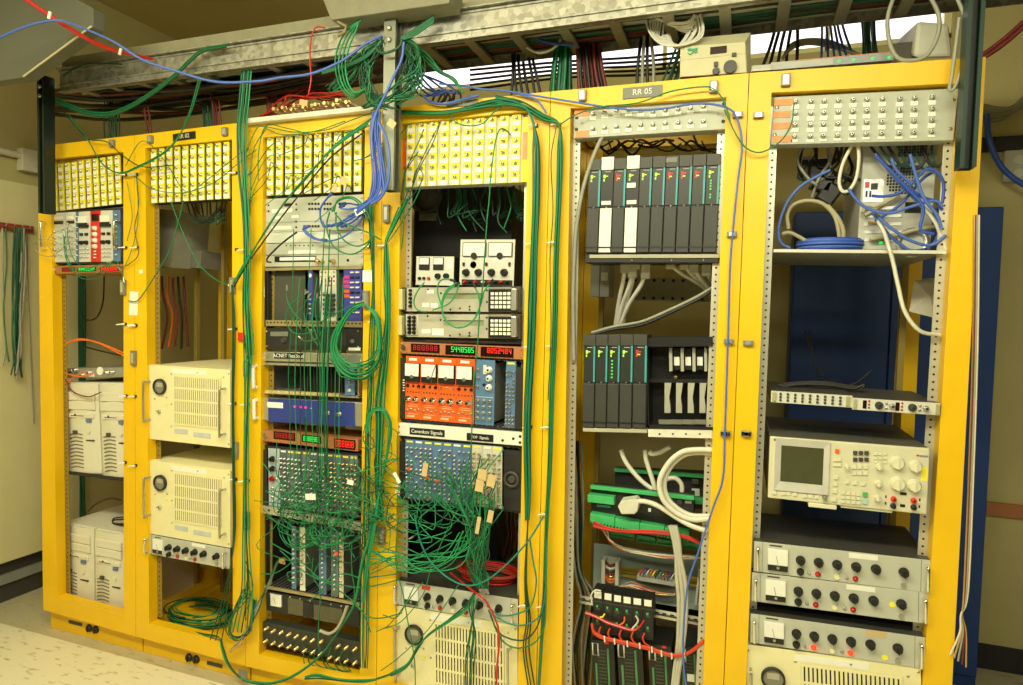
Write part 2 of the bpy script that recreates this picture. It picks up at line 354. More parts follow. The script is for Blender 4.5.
# ---------------------------------------------------------------- repeated devices
def patch_panel(label, px, z, gap, Y=.02, rows=6, n=10):
    d=D('patch_panel',label,'patch panel',px,Y,.05,gap,'patch panels of yellow and white strips',z,'back_plate')
    w=d.W/n; b=MB(); sw=w*.70
    b.box(0,sw,-.006,0,0,d.H,0)
    h=d.H/rows
    for r in range(rows): b.box(sw*.06,sw*.94,-.0068,-.006,r*h+h*.04,r*h+h*.47,1)
    me=b.mesh('strip',[yel2,white]); cm=MB()
    lm=kmesh('lemo',min(.0062,sw*.2),steel,.013)
    for c in range(n):
        s_=inst(me,'strip',d.r,((c+.5)*w-sw/2,0,0))
        for r in range(rows): inst(lm,'connector',s_,(sw/2,-.006,r*h+h*.70))
    return d
def amp_unit(label, px, z=ID, Y=.012, depth=.45, low=True):
    d=D('amplifier_unit',label,'amplifier',px,Y,depth,cream,'cream amplifier units',z,'front_panel')
    W,H=d.W,d.H
    g=MB(); x0,x1=.34*W,.89*W; zt,zb=.88*H,.24*H; n=22; w=(x1-x0)/n
    g.box(x0-.004,x1+.004,-.0006,0,zb-.004,zt+.004,1)
    for i in range(n+1): g.box(x0+i*w-w*.30,x0+i*w+w*.30,-.004,-.0006,zb,zt,0)
    for f in (0,.24,.5,.75,1): g.box(x0-.004,x1+.004,-.0035,-.0006,zb+(zt-zb)*f-.004,zb+(zt-zb)*f+.004,0)
    g.build('vent_grille',[cream,blackm],d.r)
    r=.105*H
    m=MB().ring(.165*W,.72*H,-.012,0,r,r*.84,28,0); m.lathe(.165*W,.72*H,[(r*.85,-.006),(r*.85,0)],28,1); 
    mo=m.build('round_meter',[blackm,M('meter_dial_olive',(.22,.21,.15),.25)],d.r)
    MB().box(.165*W-r*.5,.165*W+r*.5,-.0075,-.006,.72*H-.001,.72*H+r*.5).build('dial_scale',M('dial_plate',(.42,.40,.30),.4),mo)
    for u,v0,v1 in ((.03,.22,.73),(.95,.24,.82)): d.handle(u,v0,v1,steel,.035,.0045,True)
    d.k('toggle','switch',.15,.62,.009,steel,.02,True); d.k('disc','sticker',.24,.52,.007,yst,.0008,True)
    d.box('label_plate',(.34,.82,.5,.88),M('pale_blue_label',(.55,.58,.58),.5),uv=True); d.box('label_plate',(.57,.84,.78,.90),MATS['pale_blue_label'],uv=True)
    d.box('name_plate',(.30,.03,.72,.09),white,-.0012,0,uv=True)
    d.screws([(.015,.05),(.985,.05),(.015,.95),(.985,.95),(.3,.1),(.3,.5),(.3,.8),(.09,.45),(.24,.42),(.62,.06),(.93,.1)],.0045)
    return d
def preamp(label, px, z=ID, Y=.012, depth=.32, lit=False, sticker=None, strip='white'):
    d=D('preamplifier',label,'amplifier',px,Y,depth,dgrey,'grey amplifier panels with a meter and six knobs',z,'case')
    W,H=d.W,d.H
    MB().box(0,W,-.004,0,0,H).build('front_panel',grey,d.r,.001)
    MB().box(.052*W,.054*W,-.0046,-.004,0,H).box(.946*W,.948*W,-.0046,-.004,0,H).build('seam',dgrey,d.r)
    m=d.box('meter',(.085,.17,.205,.86),mface,-.012,-.004,.001,True)
    MB().box(.085*W,.205*W,-.0135,-.012,.14*H,.32*H).build('meter_base',black,m); MB().tube([(.147*W,-.0125,.34*H),(.135*W,-.0125,.62*H)],.0006,4).build('needle',black,m)
    MB().lathe(.147*W,.24*H,[(.004,-.0155),(.005,-.0135)],10).build('meter_screw',steel,m)
    kr=min(.0125,H*.15)
    for u in (.28,.385,.49,.596,.705,.855): d.k('knob','knob',u,.45,kr,black,.02,True,-.004)
    d.k('knob','small_knob',.28,.82,kr*.8,black,.014,True,-.004)
    for u in (.33,.545): d.k('toggle','toggle_switch',u,.83,.005,steel,.014,True,-.004)
    for u in (.382,.594): 
        o=d.k('lamp','indicator_lamp',u,.84,.0078,redlamp if lit else redoff,.009,True,-.004); o['label']='round red indicator lamp'
    d.k('disc','push_button',.49,.85,.0075,cream,.005,True,-.004); d.k('disc','fuse_cap',.855,.86,.0075,steel,.004,True,-.004)
    for u in (.024,.972):
        o=d.handle(u,.16,.86,chrome,.03,.0045,True)
    d.screws([(.01,.08),(.99,.08),(.01,.92),(.99,.92),(.07,.1),(.07,.9),(.93,.1),(.93,.9)],.0035)
    d.box('name_mark',(.095,.05,.17,.1),dgrey,-.0046,-.004,uv=True)
    if strip=='white': d.box('label_strip',(.555,.03,.715,.19),white,-.0048,-.004,uv=True)
    if strip=='tape': d.box('tape',(.68,.0,.79,.2),tan,-.0048,-.004,uv=True)
    if strip=='red': d.box('red_label',(.23,.03,.30,.2),redp,-.0048,-.004,uv=True)
    if sticker: d.k('disc','yellow_sticker',(sticker[0]+sticker[2])/2,(sticker[1]+sticker[3])/2,.0085,yst,.0008,True,-.004)
    return d
def tower(label, px, z, Y, zbase=None):
    d=D('computer_tower',label,'computer',px,Y,.40,pcw,'beige computer towers',z,'case',.004,zbase)
    W,H=d.W,d.H
    b=MB(); n=8
    prof=[(0,-.006)]+[(W*i/n,-.006-.010*math.sin(math.pi*i/n)) for i in range(1,n)]+[(W,-.006)]
    for i in range(n): b.hexa([(prof[i][0],prof[i][1],.01),(prof[i+1][0],prof[i+1][1],.01),(prof[i+1][0],prof[i+1][1],H-.004),(prof[i][0],prof[i][1],H-.004),(prof[i][0],0,.01),(prof[i+1][0],0,.01),(prof[i+1][0],0,H-.004),(prof[i][0],0,H-.004)])
    fb=b.build('front_bezel',pcw,d.r)
    for v0,v1 in ((.10,.19),(.20,.29)): MB().box(.07*W,.93*W,-.020,-.010,(1-v1)*H,(1-v0)*H).build('drive_bay',pcw,d.r,.0025)
    MB().box(.12*W,.88*W,-.019,-.010,.62*H,.665*H).build('floppy_drive',pcw,d.r,.002)
    MB().box(.2*W,.6*W,-.0198,-.0188,.638*H,.645*H).build('drive_slot',black,d.r)
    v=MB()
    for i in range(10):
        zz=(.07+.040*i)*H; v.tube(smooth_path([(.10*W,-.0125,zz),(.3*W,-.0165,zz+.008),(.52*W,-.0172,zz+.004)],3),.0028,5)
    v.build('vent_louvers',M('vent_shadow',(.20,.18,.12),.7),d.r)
    MB().box(.24*W,.36*W,-.022,-.012,.44*H,.48*H).build('badge',dgrey,d.r); MB().box(.66*W,.80*W,-.0205,-.012,.575*H,.61*H).build('label_sticker',M('blue_label',(.15,.2,.4),.5),d.r)
    inst(kmesh('disc',.008,pcw,.006),'power_button',d.r,(.72*W,-.015,.47*H)); MB().box(.62*W,.86*W,-.0165,-.012,.37*H,.385*H).build('maker_plate',dgrey,d.r)
    inst(kmesh('disc',.004,dgrey,.004),'reset_button',d.r,(.34*W,-.019,.655*H))
    return d
def readout(label, px, z, Y, wins):
    d=D('readout_bar',label,'digital display',px,Y,.18,wood,'readout bars with three numeric displays',z,'front_panel')
    for R,DR,txt,mat in wins:
        w=d.box('display_window',R,dispbg,-.0016,0); digits(d,DR,txt,mat,'digits',w)
    d.k('disc','round_socket',.045,.45,.010,chrome,.006,True); d.screws([(.02,.2),(.02,.8),(.98,.2),(.98,.8),(.9,.5)],.003)
    b=MB()
    for i in range(26): b.box(d.W*(.06+.034*i),d.W*(.075+.034*i),-.003,0,d.H*.03,d.H*.10)
    b.build('terminal_strip',brass,d.r)
    return d
def crate(label, px, z, Y, depth, mat=blackm, group='module crates'):
    d=D('module_crate',label,'module crate',px,Y,.01,None,group,z); W,H=d.W,d.H
    MB().box(0,W,.004,depth,-.004,.004).box(0,W,.004,depth,H-.004,H+.004).box(0,.006,.004,depth,0,H).box(W-.006,W,.004,depth,0,H).box(0,W,depth-.006,depth,0,H).build('housing',mat,d.r)
    for za,zb in ((.004,.007),(H-.007,H-.004)):
        b=MB()
        for i in range(24): b.box(W*(i+.3)/24,W*(i+.5)/24,.006,depth*.8,za,zb)
        b.build('guide_rails',alu,d.r)
    return d
def module(label, crate_d, u0, u1, mat, group, v0=.02, v1=.98, depth=.2, name='plug_in_module', cat='electronics module'):
    W,H=crate_d.W,crate_d.H
    o=crate_d.o+crate_d.ux*(u0*W)+crate_d.uz*((1-v1)*H)
    d=D.__new__(D); d.z=crate_d.z; d.Y=crate_d.Y; d.a=crate_d.a; d.ux=crate_d.ux; d.uz=crate_d.uz; d.o=o; d.W=(u1-u0)*W-.0012; d.H=(v1-v0)*H
    d.r=empty(name,o,(0,-d.a,0)); tag(d.r,label,cat,group)
    MB().box(0,d.W,0,.003,0,d.H).build('front_panel',mat,d.r); MB().box(.001,d.W-.001,.003,depth,.012,d.H-.012).build('case',alu if mat is not black else black,d.r)
    return d
# ---------------------------------------------------------------- overhead
def zprism(b,poly,z0,z1,m=0):
    n=len(poly)
    A=sum(poly[i][0]*poly[(i+1)%n][1]-poly[(i+1)%n][0]*poly[i][1] for i in range(n))
    if A<0: poly=poly[::-1]
    b.add([(x,y,z0) for x,y in poly]+[(x,y,z1) for x,y in poly],[tuple(range(n-1,-1,-1)),tuple(range(n,2*n))]+[(i,(i+1)%n,(i+1)%n+n,i+n) for i in range(n)],m)
BY=-.055
bz0=(at(260,68.6,BY).z+at(500,33,BY).z)/2; bz1=bz0+(at(260,42,BY).z-at(260,68.6,BY).z); bx0=at(60,90,BY).x; bx1=4.6
tray=empty('cable_tray',(bx0,BY,bz0)); tag(tray,'long galvanized steel cable tray running overhead above the yellow racks','cable tray')
def local(b,root):
    b.v=[tuple(Vector(v)-root.location) for v in b.v]; return b
h=bz1-bz0
local(MB().box(bx0,bx1,BY,BY+.004,bz0,bz1).box(bx0,bx1,BY-.012,BY+.02,bz0,bz0+.006).box(bx0,bx1,BY-.006,BY,bz0+h*.28,bz0+h*.34).box(bx0,bx1,BY-.006,BY,bz0+h*.86,bz0+h*.92).box(bx0,bx1,BY-.02,BY+.03,bz1-.004,bz1),tray).build('front_rail',galv,tray)
local(MB().box(bx0,bx1,BY+.01,BY+.05,bz1,bz1+.055),tray).build('upper_strip',M('dull_grey_steel',(.30,.29,.20),.6,.1),tray)
TD=min(atz(610,51,bz0).y,.34)
local(MB().box(bx0,bx1,TD,TD+.004,bz0,bz1),tray).build('rear_rail',galv,tray)
x=bx0+.1
rung=MB().box(0,.035,BY+.004,TD,0,.012).mesh('rung',[M('rung_steel',(.34,.33,.26),.5,.5)])
while x<bx1:
    inst(rung,'rung',tray,(x-bx0,-BY,.004)); x+=.17
# hanging strut posts
def strut(label, xpx, w, ytop, ybot, Y, mat, face):
    a=at(xpx[0],ytop,Y); c=at(xpx[1],ybot,Y); x0=c.x-w/2; z0=c.z; z1=max(a.z, bz0+.05) ; dp=.05
    root=empty('strut_post',(x0,Y,z0)); tag(root,label,'metal post')
    t=.004; b=MB()
    if face=='right': poly=[(0,0),(w,0),(w,.012),(w-t,.012),(w-t,t),(t,t),(t,dp-t),(w-t,dp-t),(w-t,dp-.012),(w,dp-.012),(w,dp),(0,dp)]
    else: poly=[(0,0),(w*.26,0),(w*.26,.008),(t,.008),(t,dp-t),(w-t,dp-t),(w-t,.008),(w*.74,.008),(w*.74,0),(w,0),(w,dp),(0,dp)]
    zprism(b,poly,0,z1-z0); b.build('channel',mat,root)
    b=MB(); zprism(b,[(w*.2,dp-.014),(w*.8,dp-.014),(w*.8,dp-.005),(w*.2,dp-.005)],0.004,z1-z0-.004) if face!='right' else zprism(b,[(t+.001,dp*.3),(t+.010,dp*.3),(t+.010,dp*.7),(t+.001,dp*.7)],.004,z1-z0-.004)
    b.build('slot_web',black,root)
    [MB().lathe(w/2,z1-z0-q,[(.006,-.008),(.009,-.006),(.009,0)],6).build('bolt',steel,root) for q in (.05,.09)]
    return root
strut('dark steel strut post hanging at the far left rack corner',(42,41.5),.042,75,213,BY-.055,postm,'front')
strut('bare grey steel strut post hanging before the third and fourth racks',(389,387.5),.046,14,190,BY-.055,M('strut_grey',(.22,.23,.18),.4,.5),'right')
strut('dark green strut post hanging over the rightmost rack corner',(970,968),.038,-40,167,BY-.055,M('strut_dark_green',(.012,.04,.03),.4,.1),'front')
# ducts
def polything(name,label,cat,px,Y,dep,mat,part='casing',z=ID):
    P=[at(*z(*q),Y) for q in px]; o=P[-1]
    root=empty(name,o); tag(root,label,cat)
    pl=[(p.x-o.x,p.z-o.z) for p in P]
    A=sum(pl[i][0]*pl[(i+1)%len(pl)][1]-pl[(i+1)%len(pl)][0]*pl[i][1] for i in range(len(pl)))
    if A<0: pl.reverse()
    MB().prism(pl,0,dep).build(part,mat,root,.003); return root,pl
r_,pl=polything('air_duct','dark grey sheet metal duct at the upper left under the ceiling','air duct',[(-60,-60),(56,-12),(93,8),(93,27),(25,77),(-60,90)],-.30,.05,ductm)
a_,b_=at(93,27,-.30)-r_.location,at(25,77,-.30)-r_.location
MB().tube([a_+Vector((0,-.006,0)),b_+Vector((0,-.006,0))],.004,6).build('edge_trim',M('pale_trim',(.6,.55,.35),.5),r_)
r_,pl=polything('light_fixture','grey metal ceiling fixture casing cut by the top edge','light fixture',[(318,-12),(322,-2),(331,20),(449,3),(452,-14)],-.16,.09,M('fixture_grey',(.24,.23,.16),.5))
q=at(345,32,-.155)-r_.location; q2=at(338,22,-.155)-r_.location
MB().tube([q2,q2*.5+q*.5+Vector((.02,0,0)),q,q+Vector((-.03,0,-.01))],.006,6).build('bracket',M('olive_bracket',(.25,.2,.08),.5),r_)
# ---------------------------------------------------------------- cream cabinet on the left, red strip with cables
cx=-.43
t0=atx(20,183,cx).z; b0=(atx(0,566,cx).z+atx(40,550,cx).z)/2
cab.location=(XL,-1.2,0)
cw=cx-XL; ln=YB-.03+1.2
MB().box(.001,cw,0,ln,b0,t0).build('carcass',M('cream_cabinet',(.68,.62,.34),.55,0,.03,4),cab,.004)
MB().box(.001,cw-.05,0,ln,0,b0-.02).build('plinth',M('plinth_dark',(.05,.05,.045),.5),cab)
z1_=atx(20,578,cx-.04).z
MB().box(cw-.05,cw-.03,0,ln,z1_,z1_+.05).build('plinth_band',M('plinth_grey',(.25,.26,.24),.5),cab)
hb=empty('hook_strip',atx(0,226,cx+.001)); tag(hb,'red-brown hook strip on the cream cabinet holding hanging green cables','rail')
e0=atx(-40,222,cx); e1=atx(31,231,cx)
MB().box(0,.02,min(e0.y,e1.y)-hb.location.y,max(e0.y,e1.y)-hb.location.y,-.018,.018).build('board',M('dark_red_board',(.30,.05,.03),.5),hb)
b=MB()
for i in range(7):
    yy=min(e0.y,e1.y)-hb.location.y+.06+i*(abs(e1.y-e0.y)-.1)/6; MB().tube([(.02,yy,0),(.05,yy,0),(.055,yy,.012)],.003,5).build('hook',steel,hb)

# ---------------------------------------------------------------- RACK 1
patch_panel('yellow and white patch panel topping the leftmost rack',[(52,160),(355,127-28),(353,325),(54,342)],ZA,black)
c1=crate('module crate with a red module in the leftmost rack',[(50,350),(352,338),(352,566),(50,572)],ZA,.015,.25)
c1.handle(-.03,.22,.72,chrome,.04,.006,True); c1.handle(.97,.26,.72,chrome,.03,.006,True)
lg=M('light_grey_module',(.66,.66,.60),.45,0,.03)
G1='modules in the leftmost crate'
def u1(a): return (a-50)/302
for nm,a0,a1,mt in (('pale grey module at the left end of the leftmost crate',52,112,lg),('pale grey module second from the left in the leftmost crate',113,158,lg),
    ('narrow blue-edged module left of the first metered module in the leftmost crate',158,171,nimb),('metered grey module left of the red module in the leftmost crate',171,220,lg),('red module with white knobs in the leftmost crate',221,263,redp),
    ('metered grey module right of the red module in the leftmost crate',264,314,lg),('narrow blue module at the right end of the leftmost crate',315,345,nimb)):
    m=module(nm,c1,u1(a0),u1(a1),mt,None)
    m.z=ZA; L0=a1-a0
    if mt is lg and a0<150:
        for j in range(2): m.box('display_window',(.15,.08+.09*j,.85,.14+.09*j),white if j==0 else dispbg,-.003,0,uv=True)
        for j in range(5):
            for uu in (.3,.7): m.k('lemo','connector',uu,.38+.12*j,.005,steel,.014,True)
    elif mt is redp:
        m.box('display_window',(.15,.06,.85,.2),dispbg,-.002,0,uv=True)
        for j in range(4): m.k('silver','knob',.5,.34+.12*j,.011,white,.018,True)
        for j in range(3): m.k('lemo','connector',.5,.80+.06*j,.005,steel,.012,True)
    elif mt is lg:
        q=m.box('meter',(.08,.1,.88,.27),mface,-.01,0,.001,True); m.box('meter_base',(.08,.23,.88,.32),black,-.011,0,0,True,q)
        for uu in (.25,.7): m.k('knob','knob',uu,.62,.009,black,.014,True); m.box('switch',(uu-.12,.43,uu+.12,.48),black,-.006,0,uv=True)
        for j in range(3):
            for uu in (.2,.5,.8): m.k('lemo','connector',uu,.74+.08*j,.0045,steel,.012,True)
    else:
        for j in range(8): m.k('lemo','connector',.5,.1+.11*j,.0045,steel,.012,True)
readout('copper readout bar with green and red displays in the leftmost rack',[(52,584),(352,572),(352,610),(52,616)],ZA,.012,[((95,588,150,606),(100,590,146,603),'888888',ledd),((160,588,240,605),(166,590,236,603),'8888888',ledg),((258,586,338,604),(263,588,334,602),'888888',ledr)])
sw=D('switch_box','grey instrument box with round connectors above the upper computer towers','instrument',[(112,186),(384,180),(384,217),(114,222)],.09,.32,M('case_grey',(.30,.30,.25),.45),None,ZX)
for a,b_,r in ((140,190,.010),(158,184,.008),(182,182,.010),(208,200,.008),(235,192,.010),(300,192,.010),(320,190,.008)): sw.k('lemo','connector',a,b_+8,r,steel,.022)
sw.k('disc','white_disc',268,194,.02,white,.004); sw.box('label_plate',(225,204,245,216),white)
sf=D('rack_shelf','dark steel shelf under the two upper computer towers','shelf',[(132,578),(392,612),(392,620),(132,586)],.055,.42,blackm,None,ZX,'tray'); 
sf.box('front_lip',(0,-.8,1,.9),blackm,-.003,0,uv=True)
tower('left tower of the upper pair on the shelf in the leftmost rack',[(148,238),(270,238),(272,592),(150,580)],ZX,.075)
tower('right tower of the upper pair on the shelf in the leftmost rack',[(276,240),(392,240),(392,606),(280,597)],ZX,.075)
tower('left tower of the bottom pair standing in the leftmost rack',[(115,112),(222,132),(237,413),(125,385)],ZY,.085,obz+.003)
tower('right tower of the bottom pair standing in the leftmost rack',[(228,133),(338,155),(342,440),(242,415)],ZY,.085,obz+.003)
# ---------------------------------------------------------------- RACK 2
patch_panel('yellow and white patch panel under the nameplate of the second rack',[(90,168),(436,137),(434,378),(92,402)],ZB,black)
amp_unit('upper cream amplifier unit in the second rack',[(72,100),(403,120),(403,436),(72,398)],ZV)
amp_unit('lower cream amplifier unit in the second rack, resting on a grey amplifier panel',[ZV(72,484),ZV(403,527),ZW(352,204),ZW(66,153)])
preamp('grey amplifier panel low in the second rack under the cream units',[ZW(64,154),ZW(354,207),ZW(352,277),ZW(64,222)])
pb=D('junction_box','plain grey metal box behind the top patch panel of second rack','metal box',[(600,150),(688,160),(688,384),(600,374)],.20,.2,M('box_grey',(.33,.32,.25),.5),None,Z5)
pb.screws([(.1,.05),(.9,.05),(.1,.95),(.9,.95)],.005)
pb2=D('junction_box','small dim metal box low behind the second rack patch panel','metal box',[(688,312),(790,318),(790,386),(688,382)],.30,.15,M('box_dim',(.20,.19,.15),.5),None,Z5)
pb2.screws([(.1,.1),(.9,.9)],.005)
# ---------------------------------------------------------------- RACK 3
patch_panel('yellow and white patch panel of the third rack, draped with loose cables',[(150,210),(705,163),(700,520),(150,545)],ZC,black)
lg2=M('light_grey_panel',(.62,.62,.55),.45,0,.03); lg3=M('pale_grey_panel',(.66,.69,.62),.45,0,.03)
hub=D('network_hub','grey network hub with two rows of ports and blue patch cords, third rack','network hub',[(90,66),(775,26),(775,276),(90,288)],.02,.25,grey,None,ZQ)
for r0,xs in ((95,(408,428,450,470,512,532,552,615,632)),(130,(408,428,450,470,512,532,552)),(248,(395,410,430,450,470,512,560,600,630,660))):
    for x in xs: hub.k('button','port',x,r0,.0042,black,.003)
for R in ((150,130,290,155),(285,172,335,195),(150,246,285,272)): hub.box('label_strip',R,white)
hub.box('display_window',(236,92,280,112),black); hub.box('badge',(175,180,225,200),white)
for a,b in ((128,105),(128,145),(318,98),(318,134),(318,216),(318,255),(318,290)): hub.k('disc','button',a,b,.0035,black,.003)
hub.box('trim_line',(92,212,772,215),M('blue_grey_line',(.3,.38,.45),.5)); hub.screws([(.015,.1),(.015,.9),(.985,.1),(.985,.9)])
bl=D('blank_panel','pale blank panel under the grey network hub of the third rack','blank panel',[(90,290),(775,279),(775,352),(90,366)],.02,.02,lg3,None,ZQ); bl.screws([(.015,.2),(.015,.8),(.985,.2),(.985,.8)])
st=D('rack_unit','flat grey unit with a row of small marks and white label, third rack','rack unit',[(90,368),(775,355),(775,437),(90,446)],.02,.25,grey,None,ZQ); st.box('label_strip',(262,414,448,436),white)
for i in range(7): st.k('disc','indicator',250+30*i,380,.003,dgrey,.002)
st.screws([(.015,.2),(.015,.8),(.985,.2),(.985,.8)])
mu=D('rack_unit','grey unit with a black framed label and two brass sockets, third rack','rack unit',[(90,449),(775,440),(775,520),(90,526)],.02,.25,grey,None,ZQ)
mu.box('label_frame',(168,452,452,492),black); mu.box('label_strip',(205,460,448,482),white,-.0035,-.002)
for x,r in ((470,.008),(500,.008),(575,.009)): mu.k('lemo','socket',x,490,r,brass,.025)
mu.k('disc','button',672,482,.005,black,.004); mu.screws([(.015,.2),(.015,.8),(.985,.2),(.985,.8)])
c3=crate('black open crate with blue and pale modules in the third rack',[ZQ(110,530),ZQ(772,523),ZR(598,180),ZR(128,178)],ID,.02,.30)
c3.box('perforated_rail',(0,.90,1,1.0),M('perforated_brass',(.45,.38,.2),.4,.5),-.004,.004,uv=True)
hm=MB()
for i in range(26): hm.cyl(c3.W*(i+.5)/26,c3.H*.06,-.0045,-.0038,.004,n=8)
hm.build('rail_holes',black,c3.r)
c3.box('top_rail',(0,0,1,.05),MATS['perforated_brass'],-.004,.004,uv=True)
b=MB().box(0,c3.W*.37,.03,.034,c3.H*.1,c3.H*.95); b.build('blank_cover',M('dark_olive_grey',(.07,.07,.055),.5),c3.r)
c3.box('side_plate',(-.035,.0,-.003,1),blackm,-.004,.02,uv=True); c3.box('label_plate',(-.032,.3,-.008,.5),white,-.006,-.004,uv=True)
for lab,a0,a1,mt in (('narrow blue module with a white dot in the black crate of third rack',410,441,bluec),('pale module with rows of coloured dots in the black crate of third rack',488,602,lg),('wide blue module with magenta marks in the black crate of third rack',650,768,bluec)):
    m=module(lab,c3,(a0-110)/662,(a1-110)/662,mt,None,.04,.9)
    if a0==410:
        m.k('disc','white_dot',.5,.12,.008,white,.003,True)
        for j in range(5): m.k('lemo','connector',.5,.5+.09*j,.0045,steel,.014,True)
    elif a0==488:
        for i in range(4):
            for j in range(4): m.k('lemo','pin_socket',.12+.25*i,.06+.085*j,.004,(redoff,orange,yst,steel)[(i+j)%4],.004,True)
        for j in range(5): m.box('socket_bar',(.3,.48+.09*j,.95,.53+.09*j),dgrey,-.012,0,uv=True)
    else:
        for j in range(5): m.box('mark',(.02,.13+.09*j,.32,.19+.09*j),pink if j<3 else orange,-.001,0,uv=True)
        for j in range(9):
            for uu in (.5,.8): m.box('socket_bar',(uu-.1,.06+.095*j,uu+.1,.09+.095*j),lg if (j+int(uu*10))%3 else black,-.006,0,uv=True)
fan=D('fan_unit','black fan unit with a dial under the black crate in the third rack','fan unit',[(112,190),(598,182),(598,298),(112,288)],.025,.3,blackm,None,ZR)
fan.box('display_window',(150,204,236,226),M('lcd_grey',(.2,.21,.17),.2)); fan.k('knob','dial',218,246,.012,dgrey,.012); fan.box('grille_window',(246,206,520,274),M('smoked_plastic',(.045,.045,.04),.25)); fan.box('label_strip',(532,282,590,296),white)
fan.k('silver','knob',550,250,.009,steel,.014); fan.screws([(.04,.15),(.04,.85),(.96,.15),(.96,.85),(.5,.1)])
an=D('label_panel','aluminium blank panel with a black ACNET label in the third rack','label panel',[(112,302),(598,312),(598,362),(112,346)],.015,.02,alu,None,ZR)
q=an.box('name_label',(168,308,308,337),black); x0,x1,z0,z1=an.rect(168,308,308,337); lettering('ACNET Readout',(x1-x0)*.155,white,q,((x0+x1)/2,-.0028,(z0+z1)/2))
an.screws([(.015,.25),(.015,.75),(.985,.25),(.985,.75)])
cc=crate('aluminium card cage, mostly empty, above the blue panel in the third rack',[(100,362),(583,370),(575,528),(102,500)],ZR,.015,.28,alu)
cc.handle(-.02,.08,.8,white,.03,.008,True)
g=MB()
for i in range(14): g.box(cc.W*(.34+.035*i),cc.W*(.345+.035*i),.05,.24,.006,cc.H-.006)
g.build('card_guides',dgrey,cc.r); MB().box(.008,cc.W-.008,.262,.27,.006,cc.H-.006).build('backplane',blackm,cc.r); cc.box('front_strip',(.05,.90,.82,1.0),M('yellow_dotted_strip',(.55,.47,.2),.5,0,.3,90),-.003,.003,uv=True); cc.box('frame_strip',(0,-.03,1,.04),alu,-.004,.003,uv=True)
m=module('blue module standing alone at the right of the aluminium card cage',cc,.87,.965,nimb,None,.05,.95)
m.k('silver','knob',.5,.82,.007,white,.01,True)
for j in range(6): m.k('lemo','connector',.5,.1+.1*j,.004,steel,.01,True)
bp=D('blue_panel_unit','silver framed unit with blue front and magenta lights in the third rack','rack unit',[(88,526),(598,552),(594,668),(88,634)],.015,.28,alu,None,ZR)
bp.box('blue_front',(135,540,556,656),bluep,-.003,0); bp.box('label_strip',(136,549,213,576),white,-.004,-.003)
for x,y in ((272,570),(300,572),(325,574)): bp.k('disc','light',x,y,.005,EM('magenta_light',(1,.02,.25),1.5),.006)
for x,y in ((432,601),(490,606)): bp.k('lemo','socket',x,y,.009,steel,.02)
bp.handle(.015,.1,.9,white,.03,.008,True); bp.k('disc','dot',352,578,.003,white,.004)
readout('copper readout bar above the heavily cabled crate of the third rack',[(105,98),(577,147),(577,204),(105,152)],ZS,.012,[((165,108,270,146),(172,114,265,138),'888888',ledd),((303,124,398,160),(310,130,392,154),'8888888',ledg),((462,143,566,190),(468,150,560,182),'088888',ledr)])
c3b=crate('cabled crate of grey-blue modules in the middle of the third rack',[(110,176),(600,222),(598,528),(110,470)],ZS,.02,.28)
dnim=M('dark_blue_module',(.09,.13,.16),.5,0,.08); dnim2=M('slate_module',(.14,.19,.22),.5,0,.06)
c3b.box('side_plate',(.0,.05,.055,.98),blackm,-.004,.02,uv=True)
def lemo_module(m, cols, rows, mat2=steel, rnd=None, r=.0042, top=.12):
    rnd=rnd or random.Random(3)
    for i in range(cols):
        for j in range(rows):
            if rnd.random()<.82: m.k('lemo','connector',(i+.5)/cols,top+(.97-top)*(j+.5)/rows,r,mat2,.016,True)
    m.box('label_strip',(.15,.02,.85,.05),yst if rnd.random()<.6 else white,-.001,0,uv=True)
    m.k('disc','thumb_screw',.5,.985,.004,steel,.006,True)
rr=random.Random(5)
n=11; us=[.065]+[.065+.125+(.915-.19)*i/10 for i in range(11)]+[]
us=[.065,.185]+[.185+(.96-.185)*(i+1)/10 for i in range(10)]
for i in range(11):
    lab=('pale blue module with three red knobs at the left of the cabled third rack crate' if i==0 else ORD[i]+' module from the left in the cabled crate of the third rack')
    m=module(lab,c3b,us[i],us[i+1],M('pale_blue_module',(.42,.50,.55),.45) if i==0 else (dnim if i%2 else dnim2),None if i==0 else 'modules in the cabled crate of the third rack')
    if i==0:
        for j in range(3): m.k('knob','knob',.4,.18+.17*j,.011,redoff if j==2 else black,.016,True); m.k('lemo','connector',.75,.18+.17*j,.005,steel,.012,True)
        for j in range(4): m.k('lemo','connector',.4,.68+.08*j,.005,steel,.012,True)
    else: lemo_module(m,2,11,steel if i<7 else brass,rr)
wp=D('blank_panel','aluminium panel with a row of holes under the cabled crate of the third rack','blank panel',[(105,468),(590,548),(588,594),(105,502)],.012,.02,alu,None,ZS)
for i in range(9): wp.k('disc','hole',.08+.1*i,.5,.005,black,.001,True)
c3c=crate('black lower crate with a few narrow modules in the third rack',[ZS(110,524),ZS(592,604),ZT(745,372),ZT(112,268)],ID,.02,.3)
MB().box(.008,c3c.W-.008,.285,.29,.006,c3c.H-.006).build('backplane',blackm,c3c.r); c3c.box('bottom_rail',(0,.96,1,1.0),MATS['perforated_brass'],-.004,.004,uv=True)
for lab,a0,a1,mt,mm in (('narrow blue module with white sockets in the lower black crate',300,332,nimb,white),('narrow white module in the lower black crate of third rack',356,392,white,brass),('blue module right of the white one in the lower black crate',482,532,nimb,steel),('slate module with a red light in the lower black crate',562,610,dnim2,steel),('narrow beige module at the right of the lower black crate',614,642,cream,steel)):
    m=module(lab,c3c,(a0-112)/633,(a1-112)/633,mt,None,.05,.94)
    for j in range(12): m.k('lemo','connector',.5,.06+.075*j,.0045,mm,.010,True)
    if a0==562: m.k('lamp','red_light',.75,.33,.006,redlamp,.01,True)
